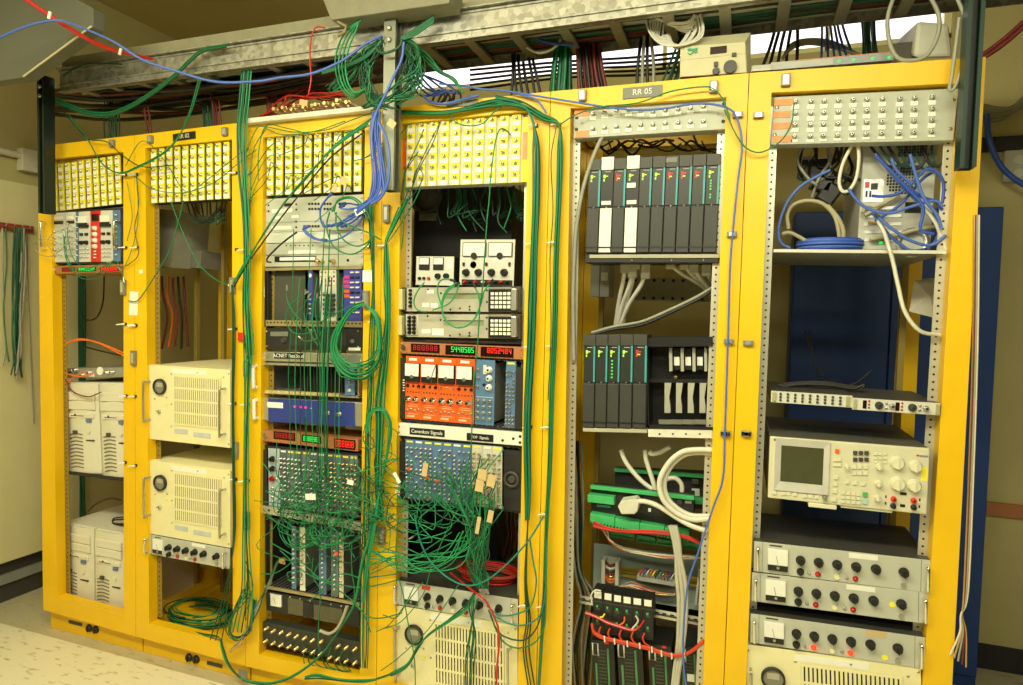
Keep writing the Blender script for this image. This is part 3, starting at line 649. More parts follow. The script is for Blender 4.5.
ps=D('meter_panel','black power supply panel with a white square meter low in the third rack','power supply',[(110,272),(745,402),(745,520),(110,422)],.02,.3,blackm,None,ZT)
q=ps.box('meter',(148,303,220,382),mface,-.008,0,.001); x0,x1,z0,z1=ps.rect(148,303,220,382); MB().tube([((x0+x1)/2,-.0085,z0+.01),((x0+x1)/2-.01,-.0085,z1-.012)],.0007,4).build('needle',black,q)
for R in ((262,335,365,442),(438,388,632,492)): ps.box('smoked_window',R,M('olive_window',(.10,.09,.05),.2))
for i in range(9): ps.k('screw','screw',.05+.11*i,.1,.004,steel,.002,True)
ps.box('dark_slot',(372,360,432,450),black)
bc=D('connector_panel','black panel with two rows of brass connectors at bottom of third rack','connector panel',[(212,138),(830,270),(830,412),(206,276)],.015,.04,M('olive_black_panel',(.035,.04,.03),.5),None,ZU)
for a,b_ in ((245,175),(290,190),(340,200),(390,212),(437,225),(490,235),(540,250),(595,258),(705,285),(755,295),(810,305),(240,255),(290,268),(340,280),(390,290),(437,300),(490,315),(543,324),(590,336),(650,360),(700,368),(755,380),(810,392)): bc.k('lemo','connector',a,b_,.0062,brass,.028)
# ---------------------------------------------------------------- RACK 4
p4=patch_panel('yellow and white patch panel with grey gaps in the fourth rack',[(70,150),(815,95),(815,525),(70,560)],ZD,grey)
p4.box('orange_tape',(46,265,69,430),orange,-.003,.0); p4.box('orange_tape',(819,205,846,380),tape,-.003,.0); p4.box('side_strip',(816,110,850,525),yel2,-.001,.0)
be=D('equipment_case','black empty enclosure deep inside the fourth rack behind the power supplies','enclosure',[(125,85),(640,100),(640,600),(125,600)],.34,.2,blackm,None,ZL)
be.body.name='case'; sp=be
x,z=sp.p(196,142); MB().ring(x,z,-.02,0,.075,.06,28).lathe(x,z,[(.02,-.02),(.028,-.012),(.055,-.006),(.058,0)],24).build('fan',M('fan_grey',(.12,.12,.11),.5),sp.r)
MB().box(x-.03,x+.05,-.008,0,z-.10,z-.07).build('label_plate',M('dim_white',(.35,.34,.28),.5),sp.r)
pk=M('psu_face',(.66,.65,.58),.45,0,.03)
p1=D('power_supply','small bench power supply with two meters in the fourth rack','power supply',[(140,456),(338,456),(338,610),(140,605)],.07,.22,blackm,None,ZL)
p1.box('front_panel',(.0,.0,1,1),pk,-.004,0,uv=True)
for a in (158,232): q=p1.box('meter',(a,462,a+54,527),black,-.008,-.004); x0,x1,z0,z1=p1.rect(a+3,465,a+51,498); MB().box(x0,x1,-.009,-.008,z0,z1).build('meter_face',mface,q)
for a,mt in ((160,black),(183,black),(208,redp)): p1.k('lamp','terminal',a,571,.006,mt,.018)
for a in (256,300): p1.k('knob','knob',a,560,.011,black,.018)
p1.box('label_plate',(305,475,330,520),white,-.005,-.004)
p2=D('power_supply','large bench power supply with twin white meters in the fourth rack','power supply',[(372,367),(658,367),(656,612),(370,605)],.07,.30,blackm,None,ZL)
p2.box('front_panel',(.0,.0,1,1),pk,-.004,0,uv=True)
for a0,a1 in ((388,510),(522,648)):
    q=p2.box('meter',(a0,383,a1,457),dgrey,-.010,-.004); x0,x1,z0,z1=p2.rect(a0+4,387,a1-4,453); MB().box(x0,x1,-.011,-.010,z0,z1).build('meter_face',mface,q); MB().lathe((x0+x1)/2,z0,[(.012,-.013),(.012,-.011)],16).build('needle_pivot',black,q)
p2.k('disc','red_badge',441,500,.013,redp,.004); p2.box('label_plate',(546,466,603,488),white,-.005,-.004)
for a,b_ in ((392,497),(511,497),(633,497)): p2.box('switch',(a-5,b_-9,a+5,b_+9),black,-.010,-.004)
for a in (405,470,538,605): p2.k('knob','knob',a,541,.0125,black,.02,False,-.004)
q=p2.box('terminal_strip',(380,579,645,606),black,-.007,-.004)
for a,mt in ((400,redp),(425,black),(455,redp),(495,white),(530,redp),(560,black),(590,redp),(620,black)): p2.k('lamp','terminal',a,592,.006,mt,.018,False,-.006)
ki=M('instrument_beige_grey',(.46,.44,.36),.5,0,.08,14)
for i,(px,lab) in enumerate((([(68,120),(888,110),(888,292),(68,282)],'upper of two grey keypad instruments in the fourth rack, under bench supplies'),([(66,299),(888,300),(888,472),(64,456)],'lower of two grey keypad instruments in the fourth rack, with paired knob columns'))):
    d=D('keypad_instrument',lab,'instrument',px,.02,.3,dgrey,'keypad instruments of the fourth rack',ZM)
    d.box('front_panel',(.065,.02,.75,.98),ki,-.004,0,uv=True); d.box('front_panel',(.75,.02,.935,.98),M('panel_taupe',(.30,.28,.22),.5),-.004,0,uv=True)
    for u in (.03,.965): 
        o=d.box('handle',(u-.02,.08,u+.02,.92),M('handle_pale_yellow',(.60,.56,.25),.4) if u<.5 else alu,-.025,0,.004,True)
    q=d.box('keypad',(.755,.1,.94,.96),black,-.008,-.004,.001,True)
    for a in range(5):
        for b_ in range(4): 
            uu=.775+.033*a; vv=.22+.17*b_; x0,x1,z0,z1=d.uvr(uu,vv,uu+.025,vv+.12); MB().box(x0,x1,-.012,-.008,z0,z1).build('key',white,q,.001)
    d.box('display',(.385,.3,.715,.48),M('lcd_green',(.30,.33,.20),.25),-.005,-.004,uv=True); d.box('display_bar',(.385,.26,.715,.30),dgrey,-.006,-.004,uv=True)
    if i==0:
        for j in range(5): d.k('knob','knob',.1,.14+.16*j,.0055,black,.012,True,-.004)
        d.box('label_plate',(.2,.64,.26,.80),white,-.005,-.004,uv=True); d.box('label_plate',(.275,.66,.335,.82),white,-.005,-.004,uv=True); d.box('label_plate',(.24,.12,.3,.26),white,-.005,-.004,uv=True)
    else:
        x0,x1,z0,z1=d.uvr(.065,.03,.165,.92); MB().tube([(x0,-.005,z0),(x1,-.005,z0),(x1,-.005,z1),(x0,-.005,z1)],.0015,4,closed=True).build('outline',white,d.r)
        for j in range(5):
            for u in (.095,.135): d.k('knob','knob',u,.16+.16*j,.0062,black,.012,True,-.004)
        d.box('label_plate',(.2,.66,.275,.82),white,-.005,-.004,uv=True); d.box('label_plate',(.29,.62,.385,.9),white,-.005,-.004,uv=True)
    for u,v in ((.25,.1),(.52,.85),(.6,.78),(.6,.9),(.36,.25),(.74,.15),(.74,.6),(.44,.9)): d.k('screw','screw',u,v,.004,dgrey,.003,True,-.004)
fp=D('blank_panel','black slotted filler panel between keypad instrument and readout bar in fourth rack','blank panel',[(90,462),(888,476),(888,506),(90,494)],.035,.02,blackm,None,ZM); fp.box('slot',(.2,.4,.8,.6),M('slot_brown',(.12,.05,.03),.5),-.001,0,uv=True)
readout('copper readout bar over the orange modules in the fourth rack',[(60,15),(915,47),(912,138),(60,88)],ZN,.012,[((143,28,338,86),(155,36,328,72),'888888',ledd),((378,38,582,102),(415,48,576,84),'5448585',ledg),((618,50,842,116),(660,57,832,92),'8052484',ledr)])
c4=crate('black crate of orange metered modules in the fourth rack',[(60,95),(908,140),(905,615),(58,543)],ZN,.02,.28)
c4.box('side_plate',(.0,.06,.055,.98),blackm,-.003,.02,uv=True); c4.box('side_plate',(.945,.1,1,.98),blackm,-.003,.02,uv=True)
for j in range(5): c4.box('white_mark',(.04,.38+.04*j,.055,.395+.04*j),white,-.004,-.003,uv=True)
dg=random.Random(11)
bx=[110,226,346,470,592]
for i in range(4):
    m=module(ORD[i].capitalize().lower()+' orange module from the left with a white meter, fourth rack',c4,(bx[i]-60)/848,(bx[i+1]-60)/848,orange,'orange metered modules',.02,.975)
    m.box('label_strip',(.2,.03,.7,.07),white,-.001,0,uv=True)
    q=m.box('meter',(.04,.11,.93,.40),black,-.012,0,.001,True); x0,x1,z0,z1=m.uvr(.06,.115,.91,.31); MB().box(x0,x1,-.0135,-.012,z0,z1).build('meter_face',mface,q); MB().lathe((x0+x1)/2,z0-.002,[(.007,-.015),(.007,-.012)],14).build('needle_pivot',steel,q)
    for u in (.15,.5,.85): m.k('knob' if u!=.5 else 'toggle','small_knob' if u!=.5 else 'toggle_switch',u,.47,.0055 if i!=2 else .0035,black if i!=2 else steel,.01,True)
    for j in range(5): m.k('lemo','pin_socket',.14+.18*j,.565,.003,dgrey,.004,True)
    for u in (.2,.68): m.k('silver','knob',u,.675,.0135 if i==2 else .0115,chrome,.02,True)
    for j in range(4): m.k('lemo','connector',.14+.24*j,.84 if j%2 else .86,.004,steel,.008,True)
    for j,v in enumerate((.76,.79,.91)): m.box('print_line',(.2,v,.8,v+.008),M('pale_orange_print',(.9,.5,.3),.5),-.0008,0,uv=True)
    m.box('name_plate',(.15,.94,.6,.97),M('name_plate_grey',(.6,.5,.35),.5),-.001,0,uv=True)
m=module('wide blue module right of the orange modules in the fourth rack',c4,(598-60)/848,(726-60)/848,nimb,None,.02,.97)
for v in (.15,.28,.42): m.k('silver','knob',.72,v,.012,white,.018,True)
m.box('slot',(.4,.08,.58,.22),lg,-.003,0,uv=True); m.k('toggle','toggle_switch',.45,.38,.006,black,.012,True); m.box('divider_line',(.05,.57,.95,.575),white,-.001,0,uv=True)
for i in range(3):
    for j in range(4): m.k('lemo','connector',.15+.32*i,.63+.09*j,.006,steel,.015,True)
for j in range(3): m.k('lemo','connector',.12,.15+.13*j,.005,steel,.012,True)
m=module('narrow blue module with many sockets at the right of the orange crate',c4,(796-60)/848,(862-60)/848,nimb,None,.02,.98); lemo_module(m,3,14,steel,dg,.0035)
MB().box(c4.W*.785,c4.W*.865,.2,.21,.01,c4.H-.01).build('dark_back_plate',M('olive_dark',(.07,.065,.04),.6),c4.r)
lp=D('label_panel','white panel with Cerenkov and TOF signal labels in the fourth rack','label panel',[(55,12),(676,64),(672,126),(55,76)],.01,.02,M('white_panel',(.80,.80,.72),.5,0,.03),None,ZO)
for R,t in (((121,41,291,78),'Cerenkov Signals'),((400,66,530,105),'TOF  Signals')):
    x0,x1,z0,z1=lp.rect(*R); hh=min(z1-z0,.026); zc=(z0+z1)/2
    q=MB().box(x0,x1,-.002,0,zc-hh/2,zc+hh/2).build('name_label',black,lp.r); lettering(t,min(hh*.8,(x1-x0)*.13),white,q,((x0+x1)/2,-.0028,zc))
for u,v in ((.02,.3),(.02,.75),(.98,.3),(.98,.75),(.85,.7),(.93,.5)): lp.k('disc','hole',u,v,.005,black,.001,True)
c4b=crate('black crate of blue modules trailing green cables in the fourth rack',[(62,84),(670,134),(664,452),(62,382)],ZO,.02,.28)
c4b.box('side_plate',(.0,.06,.06,.98),blackm,-.003,.02,uv=True); q=c4b.box('side_plate',(.87,.06,1,.98),blackm,-.003,.02,uv=True)
MB().ring(.93*c4b.W,.5*c4b.H,-.012,-.003,.03,.02,24).lathe(.93*c4b.W,.5*c4b.H,[(.012,-.01),(.019,-.003)],20).build('fan',dgrey,q)
for i in range(10):
    u0=.065+.79*i/10
    m=module((ORD[i] if i<9 else 'last')+' module from the left in the blue crate of the fourth rack',c4b,u0,u0+.079,(nimb if i<7 else lg2),'modules in the blue crate of the fourth rack')
    lemo_module(m,2,12,steel if i<7 else brass,rr,.0042,.1)
    if i in (0,2,3): m.k('disc','orange_button',.5,.5+.05*i,.008,orange,.006,True)
pa=preamp('grey amplifier panel of the fourth rack, red cable coil on top',[(50,186),(632,282),(628,398),(50,303)],ZP,strip='red')
amp_unit('cream amplifier unit at the bottom of the fourth rack behind green cables',[(52,306),(630,402),(624,860),(52,742)],ZP)
# ---------------------------------------------------------------- RACK 5
cpm=M('connector_panel_grey',(.46,.48,.40),.45,0,.03)
cp=D('connector_panel','grey connector panel with two rows of sockets in the fifth rack','connector panel',[(368,430),(968,383),(968,508),(370,545)],.02,.05,cpm,None,Z3)
for row,ys in enumerate(((455,448,441,440,442,445,440,436,432,425),(514,509,505,501,498,496,492,489,487,484))):
    for x,y in zip((445,491,538,585,633,681,730,780,828,879),ys):
        cp.k('lemo','connector',x,y-6,.007,steel,.014); cp.box('label',(x-13,y+3,x+13,y+18),white)
for R in ((372,432,430,458),(376,515,430,540)): cp.box('orange_tape',R,tape)
cp.screws([(.02,.3),(.02,.7),(.985,.2),(.985,.75)],.006,mat=black); cp.screws([(.06,.5),(.945,.5)],.004)
def plc(label, px, z, Y, white_door=False, led=ledy, red_=False, grp=None):
    d=D('controller_module',label,'controller module',px,Y,.11,plcg,grp,z,'case',.0012)
    W,H=d.W,d.H
    MB().box(.0015,W-.0015,-.010,0,.005,.48*H).build('lower_door',white if white_door else plcg,d.r,.0015)
    MB().box(.0015,W-.0015,-.004,0,.50*H,.88*H).build('face',black if white_door else M('face_charcoal',(.028,.029,.027),.4),d.r)
    MB().box(.0005,W-.0005,-.008,.0,.885*H,(1.02 if white_door else 1)*H).build('hood',white if white_door else dgrey,d.r,.001)
    if not white_door: MB().box(W*.84,W-.001,-.007,0,.50*H,.885*H).build('teal_strip',teal,d.r)
    else: MB().box(W*.1,W*.85,-.0055,-.004,.52*H,.56*H).build('white_plate',white,d.r); 
    MB().box(W*.3,W*.75,-.0048,-.004,.862*H,.87*H).build('name_mark',M('grey_print',(.4,.4,.38),.5),d.r)
    b=MB().box(W*.2,W*.36,-.0055,-.004,.80*H,.835*H).box(W*.2,W*.3,-.0055,-.004,.765*H,.79*H).box(W*.38,W*.55,-.0055,-.004,.815*H,.825*H)
    b.build('status_lights',ledr if red_ else led,d.r)
    if red_: MB().box(W*.3,W*.5,-.0055,-.004,.785*H,.797*H).build('status_lights',led,d.r)
    MB().box(.0,W,-.0115,-.010,.06*H,.075*H).build('door_seam',black,d.r); inst(kmesh('screw',.004,steel,.003),'screw',d.r,(W*.5,-.004,.49*H))
    return d
bd=[172,230,288,345,405,463,523,583,645,707,772]
yt=lambda x:184+(155-184)*(x-172)/600
for i in range(10):
    wd=i in (1,3)
    what='white-doored' if wd else 'charcoal'
    d=plc(ORD[i]+' '+what+' controller module from the left, upper row of the fifth rack',[(bd[i],yt(bd[i])),(bd[i+1],yt(bd[i+1])),(bd[i+1]-3,612),(bd[i]-1,612)],ZE,.035,wd,ledy,i in (2,6,7,8),'upper controller modules of the fifth rack')
    if i==9:
        for j in range(7): MB().box(d.W*.3,d.W*.42,-.0055,-.004,d.H*(.56+.028*j),d.H*(.575+.028*j)).build('status_light',ledg,d.r) if j!=2 else None
    if i==3: d.box('white_plate',(352,288,392,310),white,-.0055,-.004)
    if i==6: d.box('grey_cap',(532,174,582,196),M('cap_grey',(.2,.2,.18),.5),-.0095,-.008)
bk=D('backplane_rack','long dark base rail behind the upper row of controller modules','backplane',[(160,612),(772,612),(770,650),(160,652)],.03,.13,blackm,None,ZE); bk.box('front_bar',(172,614,768,630),M('base_beige',(.42,.40,.30),.5),-.004,0)
for x in (375,555,700): bk.k('screw','screw',x,640,.004,steel,.003)
bd=[120,164,208,252,299,350]
for i in range(5):
    d=plc(ORD[i]+' charcoal controller module from the left, lower row of the fifth rack',[(bd[i]+2,270-i*.3),(bd[i+1]+2,270-i*.3),(bd[i+1]-3,608+i),(bd[i]-1,604+i)],ZF_,.035,False,ledy,i==4,'lower controller modules of the fifth rack')
    if i==2:
        for j in range(6): MB().box(d.W*.28,d.W*.42,-.0055,-.004,d.H*(.54+.035*j),d.H*(.555+.035*j)).build('status_light',ledg,d.r)
bk=D('backplane_rack','black open backplane with four empty slots in the fifth rack','backplane',[(352,276),(592,281),(585,612),(348,612)],.04,.012,None,None,ZF_)
W_,H_=bk.W,bk.H
MB().box(0,W_,.10,.112,0,H_).box(0,W_,0,.1,H_*.90,H_).box(0,W_,.0,.1,0,H_*.04).box(0,W_*.02,0,.1,0,H_).box(0,W_,.03,.1,H_*.50,H_*.54).build('housing',black,bk.r)
lev=M('slot_grey',(.40,.40,.34),.5)
for i,x in enumerate((432,474,517,560)):
    bk.box('guide_strip',(x-6,318,x+5,404),lev,.03,.1); q=bk.box('socket_block',(x+8,322,x+32,400),M('socket_black',(.03,.03,.03),.3),.05,.1); 
    x0,x1,z0,z1=bk.rect(x+10,352,x+30,384); MB().box(x0,x1,.048,.05,z0,z1).build('label',white,q)
    x0,x1,z0,z1=bk.rect(x-24,446,x-2,556); MB().prism([(x0,z0),(x1,z0),(x1,z0+.014),(x0+.02,z0+.02),(x0+.016,(z0+z1)/2),(x0+.024,z1),(x0+.002,z1)],.03,.05).build('lever',lev,bk.r)
    bk.box('vent_slot',(x-40,575,x+2,592),M('slot_dim',(.16,.16,.13),.5),-.001,0)
bk.k('lemo','socket',450,425,.006,brass,.01,False,.03)
b2=D('backplane_rack','pale base rail under the lower row of controller modules','backplane',[(118,605),(350,610),(350,624),(118,619)],.03,.10,M('rail_beige',(.46,.44,.32),.45),None,ZF_)
b2.box('label_strip',(352,613,584,640),M('rail_white',(.72,.70,.60),.45),-.001,.01)
for x in (395,443,490,540): b2.k('disc','hole',x,627,.003,black,.0022)
bar=D('mounting_plate','cream perforated plate deep in the fifth rack between controller rows','metal plate',[(258,62),(604,66),(604,152),(256,146)],.40,.01,M('plate_cream',(.50,.46,.28),.55),None,ZF_)
for i in range(10):
    for v in (.12,.88): bar.k('disc','hole',.05+.1*i,v,.006,blackm,.001,True)
gb=D('junction_box','two tall grey boxes mounted high inside the fifth rack','metal box',[(146,12),(214,12),(214,134),(146,132)],.25,.1,M('grey_box',(.36,.36,.30),.5),None,ZF_); gb.box('seam',(178,12,181,132),dgrey); gb.box('label_plate',(185,45,208,75),white)
bp5=D('mounting_plate','pale green-grey back plate with terminals low in the fifth rack','metal plate',[ZJ(88,572),ZJ(800,690),ZK(690,275),ZK(68,190)],.30,.01,M('plate_blue_grey',(.32,.40,.37),.5),None,ID)
def terminal(label, px, z, Y, dep, parts, mat=blackm, name='terminal_block', cat='terminal block'):
    d=D(name,label,cat,px,Y,dep,mat,None,z)
    for nm,R,mt,y0,y1,bv in parts: d.box(nm,R,mt,y0,y1,bv)
    return d
t2=terminal('rear terminal board with green rail behind the front one in the fifth rack',[(218,112),(806,148),(806,368),(218,340)],ZJ,.24,.04,[('label_plate',(696,240,745,285),lg,-.003,0,0),('relay',(700,175,742,205),dgrey,-.02,0,.002),('green_connector',(715,290,770,330),tgreen,-.02,0,.002)])
t1=terminal('front terminal board with green connectors and red wires in the fifth rack',[(70,216),(712,284),(706,486),(68,440)],ZJ,.12,.05,[('maker_mark',(105,342,190,356),M('teal_print',(.1,.3,.33),.5),-.002,0,0),('white_mark',(425,362,442,384),white,-.002,0,0),('white_mark',(655,315,695,332),lg,-.002,0,0),('relay',(605,305,640,335),dgrey,-.012,0,.002)])
def slope_strip(d, a0,b0,a1,b1,t,name,mat,y0,y1):
    (x0,z0),(x1,z1)=d.p(a0,b0),d.p(a1,b1); (_,zb)=d.p(a0,b0+t); h=abs(z0-zb)
    return MB().prism([(x0,z0-h),(x1,z1-h),(x1,z1),(x0,z0)],y0,y1).build(name,mat,d.r,.0015)
slope_strip(t2,218,108,806,150,20,'green_rail',tgreen,-.02,.0); slope_strip(t1,70,212,714,282,22,'green_rail',tgreen,-.02,.0)
slope_strip(t1,60,262,224,280,46,'green_connector',tgreen,-.035,0)
for i in range(4): slope_strip(t1,76+153*i,378+29*i,226+153*i,404+29*i,62,'green_connector',tgreen,-.035,0)
b=MB()
for i in range(30):
    x,z=t1.p(84+20*i,432+3.9*i); b.cyl(x,z,-.0365,-.035,.003,n=6)
b.build('wire_holes',black,t1.r)
for i,(px,lab) in enumerate((([(190,505),(342,522),(340,562),(188,540)],'left of four green plug connectors under the front terminal board'),([(355,530),(470,545),(468,592),(353,572)],'second green plug connector from the left under the front terminal board'),([(478,552),(640,572),(638,612),(476,590)],'third green plug connector from the left under the front terminal board'),([(646,575),(772,592),(770,632),(644,610)],'right of four green plug connectors under the front terminal board'))):
    d=D('plug_connector',lab,'connector',px,.20,.03,tgreen,None,ZJ,'body',.002)
    MB().box(.004,d.W-.004,-.004,0,.004,d.H*.35).build('screw_strip',M('terminal_green_dark',(.02,.22,.07),.5),d.r)
# wiring duct, DIN rails, small terminals on the plate
for lab,R in (('left slotted wiring duct with coloured wires in the fifth rack',[(118,0),(212,14),(210,140),(116,128)]),('right slotted wiring duct beside the rail of the fifth rack',[(640,45),(672,52),(668,252),(636,245)])):
    d=D('wiring_duct',lab,'wiring duct',R,.24,.05,None,None,ZK); w=d.W; s_=.2 if w>.06 else .4
    MB().box(0,w*s_,0,.05,0,d.H).box(w*(1-s_),w,0,.05,0,d.H).box(w*s_,w*(1-s_),.045,.05,0,d.H).build('trough',M('duct_white',(.62,.62,.54),.5),d.r)
    if w>.06:
        for i,mt in enumerate((wood,ocab,brass,rust,dgrey,wcab,rust)): MB().tube(smooth_path([(w*.2,.02,d.H*(.1+.12*i)),(w*.5,.005,d.H*(.06+.12*i)),(w*.8,.02,d.H*(.1+.12*i))],4),.006,6).build('wire',mt,d.r)
dn=M('din_yellow',(.50,.36,.05),.4,.4)
d=D('din_rail','yellow zinc mounting rail behind the small terminals of the fifth rack','mounting rail',[(214,34),(655,95),(655,148),(214,90)],.275,.02,None,None,ZK)
MB().box(0,d.W,0,.004,0,d.H*.25).box(0,d.W,0,.004,d.H*.75,d.H).box(0,d.W,.012,.016,d.H*.25,d.H*.75).build('rail',dn,d.r)
d=D('terminal_block','small grey terminal strip with arching coloured wires in the fifth rack','terminal block',[(312,84),(522,118),(520,146),(310,112)],.22,.05,M('terminal_grey',(.40,.40,.34),.5),None,ZK)
cols=[red,blue,wcab,ocab,yst,bcab,teal,brass]
for i in range(11):
    x0=d.W*(.08+.08*i); MB().tube(smooth_path([(x0,.0,d.H),(x0+.004,-.012,d.H+.016),(x0+.014,0,d.H+.03),(x0+.026,.015,d.H+.022)],4),.0022,5).build('wire',cols[i%8],d.r)
d=D('din_rail','long aluminium rail carrying the six black relay modules in the fifth rack','mounting rail',[(-5,192),(668,316),(668,362),(-5,236)],.14,.02,None,None,ZK)
MB().box(0,d.W,0,.003,0,d.H*.3).box(0,d.W,0,.003,d.H*.72,d.H).box(0,d.W,.010,.013,d.H*.3,d.H*.72).build('rail',alu,d.r)
for i in range(16): MB().box(d.W*(.02+.061*i),d.W*(.05+.061*i),.0085,.010,d.H*.42,d.H*.56).build('slot',black,d.r)
tl=[(88,168),(143,177),(193,187),(243,196),(297,204),(355,212),(412,220)]; bl=[(52,392),(108,400),(165,408),(220,416),(276,424),(334,432),(392,440)]
for i in range(6):
    d=D('relay_module',ORD[i]+' black relay module from the left on the aluminium rail','relay module',[tl[i],tl[i+1],bl[i+1],bl[i]],.07,.068,black,'black relay modules on the aluminium rail',ZK,'case',.0015)
    d.box('label',(.15,.02,.85,.17),white,-.002,0,0,True); MB().box(0,d.W,-.0015,0,d.H*.74,d.H*.76).build('seam',dgrey,d.r)
    for v in (.36,.70): d.k('button','green_light',.45,v,.0035,M('dim_green_led',(.05,.5,.12),.3),.003,True); d.box('socket',(.3,v+.03,.7,v+.09),dgrey,-.003,0,0,True)
for i,(x0,x1,y0) in enumerate(((72,196,438),(212,352,448),(382,512,462),(548,668,470))):
    d=D('control_module',ORD[i]+' large black module with green strips at the foot of the fifth rack','controller module',[(x0,y0),(x1,y0+14),(x1-6,y0+330),(x0-6,y0+310)],.10,.15,black,'large black modules with green strips',ZK,'case',.002)
    for u,v0 in ((.14,.40),(.68,.12)): d.box('green_strip',(u,v0,u+.08,.98),M('strip_green',(.08,.26,.10),.5),-.003,0,0,True)
    b=MB()
    for j in range(14): b.box(d.W*.28,d.W*.62,-.0015,0,d.H*(.04+.06*j),d.H*(.06+.06*j))
    b.build('circuit_rows',M('dark_print',(.06,.07,.045),.5),d.r)
    x,z=d.W*.2,d.H*.85; MB().tube([(x-.012,-.004,z-.022),(x+.008,-.004,z-.022),(x+.008,-.004,z+.022),(x-.012,-.004,z+.022)],.003,6,0,True).build('white_bracket',white,d.r)
    if i==3: d.box('label',(.35,.47,.72,.60),white,-.002,0,0,True)
    if i in (0,2): d.box('red_flag',(.6,.0,.78,.03),redp,-.006,0,0,True)
# ---------------------------------------------------------------- RACK 6
cp=D('connector_panel','grey connector panel with four rows of sockets topping the rightmost rack','connector panel',[(84,24),(774,-2),(770,184),(84,208)],.02,.05,cpm,None,ZG)
for x,y in zip((170,228,277,330,385,437,495,560,615,682),(46,46,44,42,40,38,36,36,33,30)):
    for r in range(4):
        yy=y+43.5*r-(x-170)*.001*r; cp.k('lemo','connector',x-r*1.2,yy-2,.0068,steel,.014); cp.box('label',(x-14-r,yy+9,x+14-r,yy+(26 if r<3 else 18)),white)
for R in ((90,34,164,58),(86,80,152,104),(86,123,158,146),(86,172,158,196)): cp.box('orange_tape',R,tape)
cp.screws([(.02,.22),(.02,.8),(.98,.22),(.98,.78)],.006)
sf=D('rack_shelf','thin metal shelf under the grey computer in the rightmost rack','shelf',[(88,597),(733,603),(733,613),(88,607)],.02,.5,M('shelf_grey',(.28,.28,.24),.5),None,ZG,'tray'); sf.box('front_lip',(0,-.1,1,1.1),lg,-.003,0,0,True)
px=[(415,208),(690,196),(690,600),(413,598)]
pc=D('computer_tower','grey computer turned backside front, hung with blue cables, rightmost rack','computer',px,.12,.36,M('computer_grey',(.55,.55,.49),.45,0,.03),None,ZG,'case',.003)
gr=MB()
def grid(d,R,n,m,mat,nm,round_=False):
    x0,x1,z0,z1=d.rect(*R); b=MB(); cx_,cz_=(x0+x1)/2,(z0+z1)/2; rx,rz=(x1-x0)/2,(z1-z0)/2
    for i in range(n):
        for j in range(m):
            u=-1+2*(i+.5)/n; v=-1+2*(j+.5)/m
            if round_ and u*u+v*v>1: continue
            b.box(cx_+u*rx-rx/n*.72,cx_+u*rx+rx/n*.72,-.0012,.0,cz_+v*rz-rz/m*.72,cz_+v*rz+rz/m*.72)
    return b.build(nm,mat,d.r)
grid(pc,(555,196,664,250),11,5,black,'vent_grid'); grid(pc,(510,278,626,392),10,10,black,'fan_grid',True)
pc.box('io_plate',(425,335,500,420),alu,-.002,0); pc.box('red_port',(430,346,447,366),redp,-.006,-.002); pc.box('port',(452,350,478,374),black,-.004,-.002); pc.box('port',(432,378,440,402),black,-.004,-.002); pc.box('port',(446,378,454,402),black,-.004,-.002)
for y in (435,465,495,525,555): pc.box('card_slot',(428,y,568,y+14),alu,-.003,0,.001)
pc.box('serial_port',(440,492,476,503),brass,-.008,-.003); pc.box('green_light',(484,568,496,578),ledg,-.004,0); x,z=pc.p(608,572); MB().ring(x,z,-.006,0,.045,.03,24).build('round_vent',alu,pc.r)
pc.box('power_socket',(580,420,640,460),black,-.003,0)
wb=D('plug_adapter','small white adapter box at the back of the rightmost rack','adapter',[(182,246),(232,246),(232,322),(182,322)],.3,.05,lg,None,ZG); wb.box('socket',(195,262,218,282),dgrey); wb.box('label_plate',(195,295,220,310),white)
l1=D('thin_panel_unit','flat unit with a grid of small holes, left of a pair in the rightmost rack','rack unit',[(90,88),(437,110),(437,160),(90,137)],.0,.32,dgrey,None,ZH); l1.box('front_panel',(0,0,1,1),lg2,-.004,0,0,True)
for i in range(9):
    for j in range(3): l1.k('disc','hole',.12+.092*i,.22+.27*j,.0038,dgrey,.003,True,-.004)
for u in (.04,.95): l1.box('latch',(u-.025,.1,u+.025,.9),M('latch_olive',(.4,.38,.2),.4),-.008,-.004,.001,True)
l2=D('thin_panel_unit','flat unit with two dark displays and two knobs in the rightmost rack','rack unit',[(438,118),(812,142),(812,193),(438,168)],-.004,.32,dgrey,None,ZH); l2.box('front_panel',(0,0,1,1),pk,-.004,0,0,True)
for o in (.12,.5):
    l2.box('display',(o,.15,o+.045,.85),dispbg,-.006,-.004,0,True)
    for j in range(3): l2.k('lamp','indicator_lamp',o+.075,.2+.28*j,.0028,redoff,.004,True,-.004)
    l2.k('silver','knob',o+.19,.5,.011,dgrey,.02,True,-.004)
    for j in range(2): l2.k('toggle','toggle_switch',o+.275,.3+.4*j,.004,steel,.01,True,-.004)
    l2.k('lemo','socket',o+.34,.5,.008,steel,.016,True,-.004)
for u in (.03,.97): l2.box('latch',(u-.02,.1,u+.02,.9),MATS['latch_olive'],-.008,-.004,.001,True)
an=D('signal_analyzer','large beige signal analyzer with a dark screen in the rightmost rack','instrument',[(90,279),(770,336),(750,612),(70,545)],-.01,.42,M('instrument_beige',(.66,.63,.46),.5,0,.03),None,ZH,'case',.004)
an.body.data.materials[0]=M('case_dark',(.10,.10,.08),.5)
an.box('front_panel',(0,0,1,1),MATS['instrument_beige'],-.012,0,.004,True)
x0,x1,z0,z1=an.rect(104,296,334,518); b=MB(); i0,i1,k0,k1=an.rect(130,326,310,480)
sb=M('screen_bezel',(.56,.55,.50),.35)
